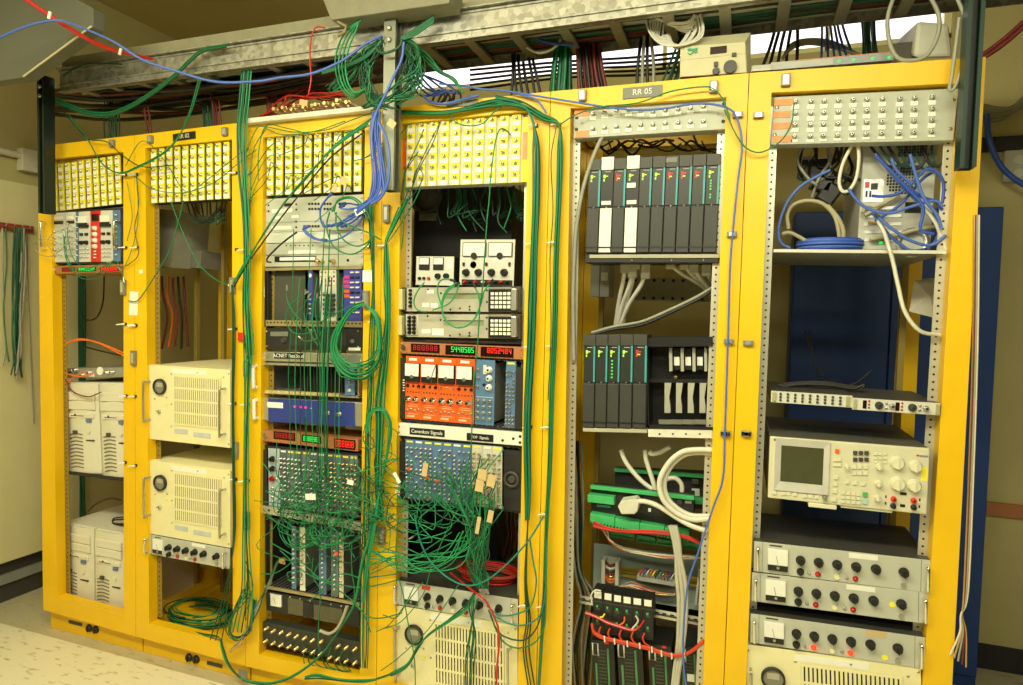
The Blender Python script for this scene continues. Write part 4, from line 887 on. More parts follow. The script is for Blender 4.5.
b.hexa([(x0,-.016,z0),(x1,-.016,z0),(i1,-.013,k0),(i0,-.013,k0),(x0,-.012,z0),(x1,-.012,z0),(i1,-.012,k0),(i0,-.012,k0)])
b=MB(); b.add([(x0,-.018,z0),(x1,-.018,z0),(x1,-.018,z1),(x0,-.018,z1),(i0,-.013,k0),(i1,-.013,k0),(i1,-.013,k1),(i0,-.013,k1),(x0,-.012,z0),(x1,-.012,z0),(x1,-.012,z1),(x0,-.012,z1)],[(0,1,5,4),(1,2,6,5),(2,3,7,6),(3,0,4,7),(0,8,9,1),(1,9,10,2),(2,10,11,3),(3,11,8,0)])
q=b.build('screen_bezel',sb,an.r); MB().box(i0,i1,-.0135,-.012,k0,k1).build('screen',screen,q)
bb=M('button_beige',(.70,.68,.50),.5); y=-.012
an.k('button','button',370,343,.0055,orange,.005,False,y)
for a in (447,471,495):
    for b_ in (351,379): an.k('button','button',a,b_,.0055,dgrey,.005,False,y)
    for b_ in (410,436): an.k('button','button',a-6,b_,.0055,bb,.005,False,y)
for a in (533,553,573):
    for b_ in (355,372,389): an.k('button','button',a,b_,.004,bb,.004,False,y)
for a,b_ in ((362,378),(378,378),(362,400),(378,400),(365,455),(361,484),(359,514),(357,550),(412,474),(446,478),(479,482),(103,520),(142,522),(162,523),(190,526),(232,533),(257,535),(283,537)): an.k('button','button',a,b_,.0052,bb,.005,False,y)
for i in range(4):
    for j in range(3): an.k('button','button',394+22*i,520+18*j+2*i,.0048,bb,.005,False,y)
an.k('button','button',489,528,.0065,M('button_green',(.1,.4,.12),.5),.005,False,y); an.k('button','button',487,558,.0065,M('button_cyan',(.35,.6,.6),.5),.005,False,y)
for a,b_,r in ((548,408,.009),(545,480,.009),(541,542,.008),(625,393,.018),(702,408,.016),(627,482,.019),(697,490,.017),(318,541,.007),(412,408,.006)): an.k('knob','knob',a,b_,r,bb if b_!=541 else steel,.018,False,y)
for a,b_,mt in ((610,547,redp),(608,576,black),(695,553,redp),(695,582,black)): an.k('lemo','socket',a,b_,.008,mt,.014,False,y)
for R in ((638,519,666,531),(638,570,660,582)): an.box('black_mark',R,black,-.0128,-.012)
for a,b_ in ((578,538),(577,566),(722,551),(720,580)): an.box('black_mark',(a-3,b_-6,a+3,b_+6),black,-.0128,-.012)
an.box('yellow_sticker',(728,411,756,470),yst,-.0128,-.012); an.box('red_mark',(708,359,720,366),redp,-.0128,-.012); an.box('grey_mark',(722,362,758,370),M('grey_ink',(.25,.25,.22),.5),-.0128,-.012); an.box('black_mark',(102,291,108,300),black,-.0128,-.012)
b=MB().box(an.W*.27,an.W*.45,-.02,.05,-.012,0); b.build('foot',bb,an.r,.002); MB().box(an.W*.48,an.W*.8,-.005,.05,-.008,0).build('foot',bb,an.r,.002)
preamp('top of three grey amplifier panels in the rightmost rack',[(62,86),(797,168),(788,300),(52,211)],ZI)
preamp('middle of three grey amplifier panels in the rightmost rack, one yellow dot',[(52,214),(786,303),(778,428),(44,335)],ZI,sticker=(.79,.42,.825,.6))
preamp('bottom grey amplifier panel of the rightmost rack with lit red lamps and tan tape',[(48,386),(770,488),(762,614),(38,507)],ZI,lit=True,sticker=(.76,.72,.81,.92),strip='tape')
amp_unit('cream amplifier unit at the very bottom of the rightmost rack',[(36,510),(762,620),(750,1070),(20,960)],ZI)
# ---------------------------------------------------------------- on top of the racks
f=[at(*Z9(*q),.03) for q in ((250,292),(655,262),(665,452),(248,480))]; g=[at(*Z9(*q),.075) for q in ((300,240),(690,203),(690,455),(250,478))]
o=f[3].copy(); tb=empty('bench_instrument',o); tag(tb,'beige instrument box with black knobs resting on top of the fifth rack','instrument')
bx_=[v-o for v in f]; gx=[v-o for v in g]; zb_=min(bx_[2].z,bx_[3].z)
cm_=M('instrument_tan',(.62,.58,.36),.5,0,.03)
cv=[bx_[3],bx_[2],bx_[1],bx_[0],gx[3],gx[2],gx[1],gx[0]]; bk_=[v+Vector((0,.26,0)) for v in gx]
MB().add(cv+[bk_[3],bk_[2],bk_[1],bk_[0]],[(0,1,2,3),(0,4,5,1),(1,5,6,2),(2,6,7,3),(3,7,4,0),(4,8,9,5),(5,9,10,6),(6,10,11,7),(7,11,8,4),(11,10,9,8)]).build('case',cm_,tb,.002)
td=D.__new__(D); td.z=Z9; td.Y=.03; td.a=math.atan2(bx_[2].z-bx_[3].z,bx_[2].x-bx_[3].x); td.a=0; td.ux=Vector((1,0,0)); td.uz=Vector((0,0,1)); td.o=o; td.W=bx_[2].x; td.H=bx_[0].z; td.r=tb
td.box('display',(437,291,540,334),dispbg,-.003,0); td.k('disc','knob',562,420,.020,black,.010); td.k('disc','small_knob',474,445,.011,black,.008); td.box('button',(460,388,486,414),black,-.006,0); td.box('button',(572,331,600,352),black,-.006,0)
sm=lambda pts:[Vector((td.p(*q)[0],-.0015,td.p(*q)[1])) for q in pts]
MB().tube(smooth_path(sm([(296,312),(312,304),(330,318),(345,330),(358,322)])),.0022,5).tube(smooth_path(sm([(298,330),(315,340),(332,322),(358,304)])),.0022,5).build('logo_mark',M('logo_green',(.1,.5,.2),.5),tb)
MB().tube(smooth_path(sm([(300,305),(330,306),(360,300)])),.0014,5).tube(smooth_path(sm([(300,318),(330,312),(355,314)])),.0014,5).build('logo_mark',M('logo_blue',(.1,.35,.5),.5),tb)
MB().box(.002,td.W-.004,-.0008,0,td.H*.545,td.H*.555).build('seam',M('tan_line',(.4,.36,.2),.5),tb)
for u,v in ((.03,.06),(.97,.06)): td.k('screw','screw',u,v,.004,steel,.003,True)
sw=D('network_switch','flat grey network switch with green lights on top of the rightmost rack','network switch',[(172,212),(586,172),(586,203),(170,236)],.06,.22,M('switch_grey',(.45,.47,.45),.45),None,Z4)
sw.box('port_panel',(380,188,584,212),M('switch_blue_grey',(.28,.32,.36),.4),-.002,0); 
for x,y in ((402,207),(450,203),(515,198),(570,195)): sw.k('disc','green_light',x,y,.004,ledg,.003)
sw.box('orange_line',(.2,.02,.98,.09),tape,-.0015,0,0,True)
pd=D('equipment_case','flat pale grey case lying left of the network switch on the rightmost rack','metal case',[(106,222),(172,215),(172,238),(106,241)],.05,.2,M('case_pale',(.48,.50,.46),.45),None,Z4); pd.box('front_trim',(.0,.75,1,1),lg2,-.003,0,0,True)
f=[at(*Z4(*q),.10) for q in ((664,70),(772,80),(786,194),(652,196))]; g=[at(*Z4(*q),.42) for q in ((606,128),(735,120),(745,180),(575,166))]
o=f[3].copy(); tm=empty('desk_terminal',o); tag(tm,'beige plastic terminal housing standing at the right end on the rightmost rack','terminal')
f=[v-o for v in f]; g=[v-o for v in g]
MB().hexa([f[3],f[2],f[1],f[0],g[3],g[2],g[1],g[0]]).build('housing',M('terminal_beige',(.60,.59,.48),.5,0,.03),tm,.012)
MB().box(-.05,.03,.03,.06,-.002,.06).build('shadow_block',M('shadow_dark',(.07,.06,.04),.6),tm)  # dark block added in place of the shadow beside the housing
# tray of red cables on the third rack
q=[at(*Z2(*p_),-.03) for p_ in ((18,468),(525,413),(525,432),(18,486))]
ty=D('cable_panel_tray','white connector tray with brass sockets on top of the third rack','connector panel',[(18,466),(526,412),(526,432),(18,486)],-.03,.35,M('tray_white',(.78,.77,.68),.5),None,Z2,'plate')
for i in range(11):
    u=.22+.055*i; b=MB(); p0=Vector((u*ty.W,.03+.012*(i%3),ty.H+.030+.006*(i%2))); b.tube([p0,p0+Vector((0,.045,0))],.011,10).tube([p0+Vector((0,-.018,0)),p0],.0075,10); b.build('socket',brass,ty.r)
# nameplates, clips, plugs on the rack frames
def plate(k, px, z, txt, mat, tm_, sz, Y=-.001, name='nameplate'):
    P=[at(*z(*q),Y) for q in px]; ux=(P[1]-P[0])+(P[2]-P[3]); a=math.atan2(ux.z,ux.x); c=(P[0]+P[1]+P[2]+P[3])/4; w=((P[1]-P[0]).length+(P[2]-P[3]).length)/2; h=((P[0]-P[3]).length+(P[1]-P[2]).length)/2
    o=MB().box(-w/2,w/2,-.003,0,-h/2,h/2).build(name,mat,RACKS[k]['root'],.0006); o.location=c; o.rotation_euler=(0,-a,0)
    if txt: lettering(txt,h*sz,tm_,o,(0,-.0034,0))
    return o
plate(1,[(682,528),(770,516),(770,545),(682,557)],Z1,'RR 02',black,cream,.8)
plate(3,[(740,186),(1002,166),(1002,214),(740,236)],Z7,'RR 04',M('plate_grey',(.20,.20,.16),.5),white,.62)
plate(4,[(562,348),(718,333),(718,378),(562,391)],Z3,'RR 05',MATS['plate_grey'],white,.72)
# ---------------------------------------------------------------- clips, ties, plugs, labels on the rack frames
def onrack(k, name, z, a, b_, w, h, mat, y0=-.012, y1=0, bev=.0015, rot=0):
    p=at(*z(a,b_),0); o=MB().box(-w/2,w/2,y0,y1,-h/2,h/2).build(name,mat,RACKS[k]['root'],bev); o.location=(p.x,0,p.z); o.rotation_euler=(0,rot,0); return o
ZI2=Z(560,430,2.684); ZBB=Z(110,590,6.394); Z23=Z(225,100,2.854); Z23b=Z(225,330,2.537); Z34=Z(345,200,3.43); Z34b=Z(345,390,3.257); Z45=Z(505,100,2.28); Z45b=Z(505,380,2.25)
CL=[(0,Z5,490,462,1),(1,Z5,920,455,1),(0,ZV,20,72,1),(1,ZV,430,440,1),(2,ZS,38,545,1),(3,ZS,700,612,1),(2,ZR,38,385,1),(2,ZR,622,45,1),(3,Z6,722,215,1),(0,Z1,447,567,.5),(1,Z1,597,550,.5),(1,Z1,890,520,.5),
    (4,Z3,405,378,.55),(4,Z3,920,345,.55),(5,Z4,222,273,.55),(4,Z4,60,390,0),(5,Z4,130,392,0),(4,ZE,830,523,0),(4,ZF_,645,293,0),(5,ZF_,714,298,0),(4,ZF_,632,625,0),(5,ZF_,707,625,0),(4,ZI2,445,8,0),(5,ZI2,500,8,0),(2,Z23,65,305,1),(2,Z23b,57,480,1)]
for k,z,a,b_,t in CL:
    w,h=(.026,.066*t) if t else (.030,.016)
    o=onrack(k,'cable_clip',z,a,b_,w,h,clipm,-.014); MB().box(-w*.25,w*.25,-.0155,-.014,-h*.35,h*.35).build('slot',alu,o)
for k,z,a,b_ in ((0,Z5,497,20),(0,Z5,540,20),(0,Z5,497,305),(0,Z5,543,305),(0,Z5,490,607),(0,Z5,538,612),(0,ZX,365,15),(0,ZX,402,18),(0,ZX,370,288),(0,ZX,403,290),(0,ZX,365,542),(0,ZX,405,553),(1,Z5,930,12),(2,Z5,985,12),(2,Z5,965,315),(1,Z5,930,625),(1,ZV,425,255),(2,ZV,478,258),(1,ZV,428,560),(2,ZV,478,566),(1,ZS,32,345),(3,Z6,715,370),(2,Z6,632,375),(3,ZR,712,246),(2,ZR,668,155),(3,ZS,700,398),(3,ZS,690,455),(3,Z45,66,328),(4,Z45,115,325),(3,Z45,62,562),(4,Z45,112,560),(3,Z45b,58,105),(4,Z45b,98,105),(4,Z45b,93,300),(3,Z45b,48,505),(4,Z45b,88,508),(4,Z3,312,492),(3,Z3,222,495),(1,ZB,30,276)):
    o=onrack(k,'cable_tie',z,a,b_,.014,.011,blackm,-.009); MB().tube([(-.004,-.010,.0),(-.024,-.022,-.003)],.0028,6).box(-.006,.004,-.011,-.009,-.004,.004).build('tie_tail',white,o)
for k,z,a,b_ in ((1,ZBB,508,430),(1,ZBB,553,442),(0,ZY,210,485),(0,ZY,233,490)):
    p=at(*z(a,b_),.035); o=inst(kmesh('knob',.017,black,.012),'round_plug',RACKS[k]['root'],(p.x,.035,p.z))
for k,z,a,b_,w in ((1,ZBB,670,476,.085),(0,ZY,160,468,.09)):
    p=at(*z(a,b_),.035); o=MB().box(-w/2,w/2,-.002,0,-.008,.008).build('dark_label',dgrey,RACKS[k]['root']); o.location=(p.x,.035,p.z); o.rotation_euler=(0,-.0,0)
onrack(2,'grey_badge',ZBB,852,537,.05,.035,clipm,-.003)
onrack(0,'paper_label',Z5,526,525,.05,.105,white,-.001,0,0,.06); onrack(0,'paper_label',Z5,555,400,.022,.016,white,-.001,0,0)
onrack(2,'paper_label',ZQ,812,590,.052,.045,white,-.001,0,0); onrack(2,'black_plug',Z23,34,427,.016,.012,black,-.004)
for a,b_ in ((12,228),(38,240),(48,292)): onrack(2,'red_tag',ZR,a,b_,.026,.034,redp,-.012,-.010,0,.05)
# ---------------------------------------------------------------- cables
def pl(z,pts): return [(*z(p[0],p[1]),*p[2:]) for p in pts]
def cab(label, pts, Y=-.02, r=.0024, mat=None, group=None, name='cable', z=None, jit=0, cat='cable', n=5, ends=None):
    if z: pts=pl(z,pts)
    m=len(pts); P=[]
    for i,p in enumerate(pts):
        y=p[2] if len(p)>2 else (Y if not isinstance(Y,tuple) else Y[0]+(Y[1]-Y[0])*i/(m-1))
        j=(random.uniform(-jit,jit),random.uniform(-jit,jit)) if jit else (0,0)
        P.append(at(p[0]+j[0],p[1]+j[1],y+(random.uniform(-jit,jit)*.002 if jit else 0)))
    return cabw(label,P,r,mat,group,name,cat,n,ends)
KIND={}  # type names and categories are given by cable colour alone
for nm_,ct_,ms_ in (('coaxial_cable','coaxial cable',[green,dgreen,green2,M('teal_green',(.01,.17,.11),.45),M('teal_cable',(.01,.22,.16),.42),M('moss_cable',(.05,.16,.07),.5),M('yellow_green_cable',(.2,.36,.03),.45)]),
    ('network_cable','network cable',[blue,M('light_blue_cable',(.075,.155,.57),.4),M('dark_blue_cable',(.02,.05,.25),.5)]),
    ('warm_hue_wire','wire',[red,rust,ocab,brass,pink,yst,M('brown_red_cable',(.30,.05,.03),.5),M('bright_red_cable',(.66,.06,.02),.42),M('tan_wire',(.45,.3,.15),.5)])):
    for m_ in ms_: KIND[m_.name]=(nm_,ct_)
LATER=[]
def cabw(label,P,r,mat,group=None,name='cable',cat='cable',n=5,ends=None):
    mat=mat or green
    if name=='cable': name,cat=KIND.get(mat.name,('neutral_hue_cable','cable'))
    if name=='coaxial_cable':
        if r<.0052: r*=.78
        L=sum((P[i+1]-P[i]).length for i in range(len(P)-1))
        LATER.append((r*L,len(LATER),label,P,r,mat,group,name,cat,n,ends)); return None
    return cab_now(label,P,r,mat,group,name,cat,n,ends)
def cab_now(label,P,r,mat,group,name,cat,n,ends):
    o0=P[0].copy(); sp=smooth_path([p-o0 for p in P],n)
    o=MB().tube(sp,r,6).build(name,mat or green); o.location=o0; tag(o,label,cat,group)
    if ends:
        for i,(mt,e) in enumerate(((ends,0),(ends,-1))):
            a=sp[e]; d=(sp[1]-sp[0]).normalized() if e==0 else (sp[-2]-sp[-1]).normalized()
            MB().tube([a-d*.004,a+d*.018],r*1.7,8).build('connector_plug',mt,o)
    return o
def many(k,label,pts,group,Y=-.02,r=.0024,mats=None,z=None,jit=1.2,name='cable',spread=0,ends=None):
    mats=mats or [green,green2,dgreen]
    for i in range(k):
        s_=(i-(k-1)/2)*spread
        q=[(p[0]+s_*(z and 1 or 1),*p[1:]) for p in (pl(z,pts) if z else pts)]
        cab(label,q,Y,r,mats[i%len(mats)],group,name,None,jit,ends=ends)
R=random.Random(21)
# in the overhead tray
n=15; 
for i in range(n):
    yy=BY+.012+(TD-BY-.02)*(i+.5)/n; mt=[dgreen,bcab,rust,dgreen,bcab,gcab,rust,bcab,dgreen][i%9]
    zz=bz0+.026+R.uniform(0,.012)
    P=[Vector((bx0+.03+(bx1-bx0-.06)*t/14,yy+R.uniform(-.006,.006),zz+R.uniform(-.004,.006))) for t in range(15)]
    cabw({dgreen.name:'dark green cable lying along the overhead tray',bcab.name:'black cable lying along the overhead tray',rust.name:'dark red cable lying along the overhead tray',gcab.name:'grey cable lying along the overhead tray'}[mt.name],P,.0125,mt,{dgreen.name:'dark green cables in the overhead tray',bcab.name:'black cables in the overhead tray',rust.name:'dark red cables in the overhead tray',gcab.name:'grey cables in the overhead tray'}[mt.name],n=3)
# overhead loose cables
R=random.Random(21)
G='red cable pair slung from the ceiling'
for s_ in (0,6): cab('red cable of a tied pair slung across the upper left corner',[(90,-14+s_),(210,68+s_),(330,143+s_),(430,190+s_*.7),(520,215),(600,232)],(-.47,-.075),.0055,red,G,z=Z1)
for a,b_ in ((208,66),(484,208)):
    p=at(*Z1(a,b_),-.47 if a<300 else -.20); o=MB().tube([p+Vector((-.004,-.012,-.012)),p+Vector((.004,-.012,.012))],.006,6).build('cable_tie',white); tag(o,'white tie round the red cable pair '+('near the grey duct' if a<300 else 'near the steel tray'),'cable tie')
cab('long light blue cable swagged across the upper left under the ceiling',pl(Z1,[(-30,160),(100,105),(200,82),(270,90),(440,160),(560,235),(700,282),(850,322),(1010,320)])+pl(Z2,[(160,305),(280,290),(400,240),(490,175),(560,140)]),(-.46,-.12),.0045,M('light_blue_cable',(.08,.16,.58),.4))
for i in range(4): cab('green cable draped over the left end of the steel tray',[(890,176+3*i),(800,192+4*i),(740,238+5*i),(690,288+5*i),(600,358+5*i),(500,418+5*i),(420,443+5*i),(330,433+5*i),(220,386+6*i)],-.085-.004*i,.004,dgreen if i%2 else green,'green cables over the left tray end',z=Z1)
for i in range(2): cab('green cable hanging from the tray in a loop before the second rack',[(880-8*i,178),(832-8*i,220),(792-8*i,310),(752-6*i,440),(700,540+4*i),(640,602+5*i),(540,655+6*i),(470,680+2*i),(400,642),(340,540),(270,450)],-.035-.004*i,.0034,green,'green loops before the second rack',z=Z1)
cab('thin green cable from the tray crossing the leftmost rack top',[(250,440),(300,500),(350,548),(420,558),(480,610),(560,656),(680,650)],-.03,.003,dgreen,z=Z1)
cab('dark green cable bowed over the beam at the far left',[(250,300),(290,270),(360,250),(480,252)],-.08,.005,dgreen,z=Z1)
for i in range(16):
    y0=86+1.6*i; cab('dark cable sagging under the left half of the overhead tray',[(46,y0+4),(110,y0+6+R.uniform(-3,6)),(180,y0+R.uniform(-2,8)),(250,y0-8+R.uniform(-3,6)),(330,y0-20),(400,y0-32)],.02+.017*i,.0075,[bcab,rust,bcab,M('soot_cable',(.03,.035,.02),.6)][i%4],'dark cables sagging under the tray',n=4)
# drops behind the racks
def drop(k,label,grp,x0,x1,y0,X0,X1,y1,Y,r,mats):
    for i in range(k):
        t=(i+.5)/k; cab(label,[(x0+(x1-x0)*t,y0),((x0+(x1-x0)*t+X0+(X1-X0)*t)/2+R.uniform(-2,2),(y0+y1)/2),(X0+(X1-X0)*t,y1)],Y+R.uniform(-.02,.02),r,mats[i%len(mats)],grp)
drop(8,'green cable dropping from the tray behind the leftmost rack','green drop behind the leftmost rack',104,119,96,105,120,150,.16,.0045,[dgreen])
drop(9,'green cable dropping from the tray behind the second rack','green drop behind the second rack',200,214,76,204,218,140,.16,.0045,[dgreen,green])
drop(5,'dark red cable dropping from the tray behind the second rack','dark red drop behind the second rack',207,214,76,214,222,130,.12,.004,[rust,M('brown_red_cable',(.30,.05,.03),.5)])
drop(4,'dark red cable dropping from the tray between the first two racks','dark red drop between first two racks',140,150,100,146,154,140,.14,.004,[rust])
drop(7,'dark red cable dropping from the tray behind the white connector tray','red drop behind white tray',264,274,70,266,277,125,.2,.0045,[MATS['brown_red_cable'],rust])
drop(14,'dark green cable in the thick bundle dropping between fourth and fifth racks','green bundle between fourth and fifth racks',558,571,34,549,572,100,.14,.006,[dgreen,dgreen,green])
drop(6,'black cable dropping from the tray behind the fourth rack','black drop behind the fourth rack',510,530,40,508,545,100,.18,.0055,[bcab])
drop(9,'dark maroon cable dropping from the tray behind the fifth rack','maroon drop behind the fifth rack',576,600,44,578,611,100,.15,.007,[rust,bcab])
drop(4,'black cable dropping from the tray beside the white coil','black drop by the white coil',640,652,36,634,656,90,.15,.006,[bcab,gcab])
drop(7,'dark green cable slanting down behind the beige instrument box','dark green cables behind the instrument box',680,694,36,655,684,95,.16,.005,[dgreen])
drop(5,'black cable behind the network switch on top of the rightmost rack','black cables behind the network switch',775,800,20,752,800,80,.30,.006,[bcab])
drop(6,'blue cable dropping behind the network switch','blue cables behind the network switch',820,840,10,818,858,60,.30,.004,[blue])
drop(5,'dark green cable dropping beside the terminal housing','dark green drop by the terminal housing',860,875,10,862,880,66,.30,.006,[dgreen])
for i in range(5): cab('black horizontal cable strung before the bright window',[(470,70+5*i),(560,62+4*i),(640,57+4.5*i),(700,50+5*i)],.45,.005,bcab,'black cables before the window')
for i in range(7):
    a=i*3; cab('white cable of the coil hung under the tray beside the instrument box',[(700-i*2,8+i),(704-i*2.4,34-i),(688-i*2,44+i*.8),(664+i*.6,46-i*2),(650+i*2,32+i),(648+i*3,16+i*.6),(668+i*2,22+i*1.4),(690+i,20+i*1.8),(698-i,8)],.02+.006*i,.0036,wcab,'white coil under the tray',jit=1)
cab('white cable hanging in a curve under the tray above the fourth rack',[(120,118),(150,150),(190,190),(240,208),(300,180),(340,110)],.08,.005,wcab,z=Z3)
cab('blue cable hanging under the tray above the fourth rack',[(190,120),(215,145),(270,168),(370,178)],.07,.005,blue,z=Z3)
cab('red cable running under the tray above the fourth rack',[(-20,180),(100,160),(180,146),(320,116)],.10,.005,red,z=Z3)
cab('pale grey cable looping in front of the terminal housing',[(590,-20),(566,60),(572,140),(600,195),(650,204),(700,185),(735,120),(738,50),(705,-20)],-.0,.006,gcab,z=Z4)
cab('pale cable hanging beside the dark green strut post',[(795,-20),(832,80),(828,180),(795,290),(775,300),(785,240),(808,60)],-.06,.005,gcab,z=Z4)
for i in range(4): cab('beige cable arching behind the network switch',[(210,200),(240,165-5*i),(300,148-5*i),(380,160-6*i),(470,185)],.3+.01*i,.005,M('beige_cable',(.42,.38,.24),.5),'beige cables behind the network switch',z=Z4)
for i in range(2): cab('dark red cable slanting to the upper right wall',[(1060,40+20*i),(960,130+18*i),(880,190+12*i)],.15,.007,rust,'dark red cables at the upper right',z=Z4)
for i in range(7): cab('grey cable in the bundle along the upper right wall',[(870,60+9*i),(930,72+6*i),(985,60+4*i),(1060,-10+8*i)],YB-.06,.010,M('olive_grey_cable',(.20,.19,.12),.5),'grey bundle on the right wall',z=ZG,jit=1)
cab('blue cable hanging down the right wall',[(886,90),(895,180),(930,270),(980,325),(1050,370)],YB-.10,.012,blue,z=ZG)
for i,mt in enumerate((wcab,M('tan_wire',(.45,.3,.15),.5),gcab,rust,brass)):
    d=i*1.1; cab('thin stranded ribbon wire hanging down the side of the rightmost rack',[(979-d,215),(977.5-d,345),(973-d,483),(968-d*.9,591),(961+d*.3,615),(960+d*1.4,632),(958+(i-2)*4,655+i*3)],-.012,.0028,mt,'ribbon wires by the rightmost rack')
# central tangle below the tray
GT='green cables tangled at the middle strut post'; LT='green cable in the tangle under the tray at the middle post'
for i in range(4): cab('green cable looping left of the middle strut post',[(250-i*12,-8+i*10),(135+i*22,70),(62+i*28,200),(40+i*26,330),(60+i*24,460),(110+i*18,550-i*8),(180+i*8,590-i*12),(262,545-i*6)],-.13-.006*i,.0042,green2 if i%2 else green,'green loops left of the middle post',z=Z8)
for i in range(5): cab('green cable of the flat bundle running left to the middle post',[(-60,388+6*i),(120,338+6*i),(250,278+7*i),(340,210+5*i),(392,150+4*i)],-.12,.004,green if i%2 else dgreen,'flat green bundle left of the post',z=Z8)
for i in range(6): cab('green cable stretched from the tray down to the middle post',[(790,-30+9*i),(700,30+10*i),(620,85+9*i),(540,132+4*i)],(-.1,-.13),.004,green if i%2 else dgreen,'green cables right of the middle post',z=Z8)
U=R.uniform
for i in range(26): cab(LT,[(545+U(-10,40),125+U(0,20)),(575+U(0,120),215+U(-20,50)),(560+U(0,160),370+U(-40,60)),(470+U(0,200),520+U(-40,60)),(340+U(0,230),600+U(-20,50)),(230+U(0,320),660+U(-10,20))],-.09-.03*R.random(),.0030,[dgreen,dgreen,green,green][i%4],GT,z=Z8,jit=1.5)
for i in range(26): cab(LT,[(395+U(-20,10),135+U(0,80)),(310+U(-70,60),250+U(-20,40)),(225+U(0,90),360+U(-40,50)),(225+U(0,100),490+U(-40,50)),(290+U(0,90),590+U(-20,50)),(380+U(0,90),655+U(-10,20))],-.09-.03*R.random(),.0030,[dgreen,dgreen,green][i%3],GT,z=Z8,jit=1.5)
for i in range(12): cab(LT,[(360+U(0,40),160+U(0,40)),(210+U(-60,80),310+U(-30,30)),(90+U(-60,80),420+U(-30,60)),(20+U(-60,60),500+U(-20,60))],-.10,.0030,[dgreen,green][i%2],GT,z=Z8,jit=1)
for i in range(3): cab('green cable wrapped round the middle strut post',[(345,190+6*i),(375,238+4*i),(430,246+3*i),(520,205+5*i),(550,140+5*i)],-.145,.004,dgreen,'green cables wrapped round the post',z=Z8)
for i in range(7):
    a=R.random(); cab('thin green cable slanting from the tray to the fourth rack top',[(560+a*40,150),(680+a*80,270),(790+a*80,380+a*20),(900+a*60,450),(1010,520+a*40)],-.06,.0034,[green,dgreen][i%2],'slanting green cables over the fourth rack',z=Z8,jit=1)
cab('blue cable crossing down in front of the middle strut post',pl(Z8,[(562,170),(545,300),(490,420),(430,550),(375,660)])+pl(Z7,[(130,310),(100,480),(110,680)]),-.155,.0048,MATS['light_blue_cable'])
for i in range(9):
    d=i*1.3; cab('blue cable in the bundle hanging beside the middle strut post',[(374+d*.5,112),(370+d*.9,132),(371+d*1.0,152+R.uniform(-3,3)),(372+d*1.2,175),(371+d*1.3,192+R.uniform(-4,4)),(367+d*.3,203),(357,207+i*.8)],-.12-.003*(i%3),.0036,[blue,MATS['light_blue_cable']][i%2],'blue bundle by the middle post',jit=.8)
cab('outer blue cable curling round the bottom of the middle post',pl(ZC,[(790,130),(835,230),(850,350),(840,470),(800,555),(745,590)]),-.155,.0045,MATS['light_blue_cable'])
for i in range(6): cab('dark blue cable knotted behind the middle strut post',[(405+i*4,60+i*3),(412+i*5,86-i),(425+i*5,98-i*2),(445+i*3,88+i)],-.02,.004,M('dark_blue_cable',(.02,.05,.25),.5),'dark blue knot behind the post',jit=2)
for i in range(4): cab('black cable looping on top of the fourth rack',[(428+i*6,112-i),(438+i*6,92),(445+i*5,98),(434+i*7,110-i)],.05,.004,bcab,'black loops on the fourth rack',jit=1)
# bundle over the fourth rack
for i in range(7):
    d=i*1.1; cab('green cable of the thick bundle tied over the top of the fourth rack',pl(Z7,[(230,262+5*i),(450,262+5*i),(700,268+4*i),(880,236+5*i)])+pl(Z3,[(10,400+4*i),(100,385+5*i),(170,400+5*i),(250,450+4*i),(310,490)])+[(558+d*.6,150),(557+d*.5,200),(554+d*.6,260),(553+d*.5,330),(550+d*.5,400),(548+d*.5,470),(546+d*.3,520),(543+d*.3,600),(538+d*.2,690)],-.022-.004*(i%3),.0036,[green,dgreen,green][i%3],'green bundle over the fourth rack',jit=.5,n=4)
for i in range(7):
    d=(i-3)*1.1; cab('green cable of the bundle running down the right post of fourth rack',pl(Z3,[(60,375+6*i),(140,395+4*i),(185,430),(212,495)])+[(536+d,150),(536+d,200),(534+d,250),(532.5+d,300),(531+d,345),(528+d,400),(527+d,440),(528+d*.8,490),(527+d*.5,520)],-.024-.004*(i%3),.0036,[dgreen,green,MATS['teal_green']][i%3],'green bundle on the right post of the fourth rack',jit=.5,n=4)
for i in range(3): cab('dark green cable running down to the foot of the fourth rack',[(528,520),(525+i,580),(527+2*i,620),(523+3*i,650),(530+3*i,695)],-.02,.0034,dgreen,'dark green tails of the fourth rack',jit=.6)
cab('long thin blue cable from the fourth rack to the fifth and down its post',pl(Z3,[(-160,330),(-60,338),(0,350),(100,358),(300,390),(550,428),(700,430),(850,408),(960,420),(1010,462)])+[(742,146),(738,180),(733,230),(730,270),(728,340),(725,430),(723,478),(713,508),(698,553),(687,590),(683,653),(688,700)],-.022,.0034,MATS['light_blue_cable'])
cab('short blue cable branching off at the top right of the fourth rack',[(120,362),(180,378),(225,395),(262,445)],-.02,.0034,MATS['light_blue_cable'],z=Z3)
cab('blue cable lying over the nameplate of the fourth rack',pl(Z7,[(540,130),(600,185),(720,205),(860,170),(1010,130)]),-.02,.005,MATS['light_blue_cable'])
cab('thin green cable looping from the fifth rack top to the rightmost connector panel',pl(Z3,[(315,490),(380,450),(480,420),(620,405),(750,360),(870,342),(920,350),(960,400),(985,480)])+pl(Z4,[(15,370),(70,480),(130,515),(200,480),(240,420),(250,345)]),-.026,.003,green)
cab('thin dark cable beside the green bundle on the fifth rack post',[(556,128),(551,160),(553,210),(550,260),(551,330),(548,400)],-.016,.0022,dgreen)
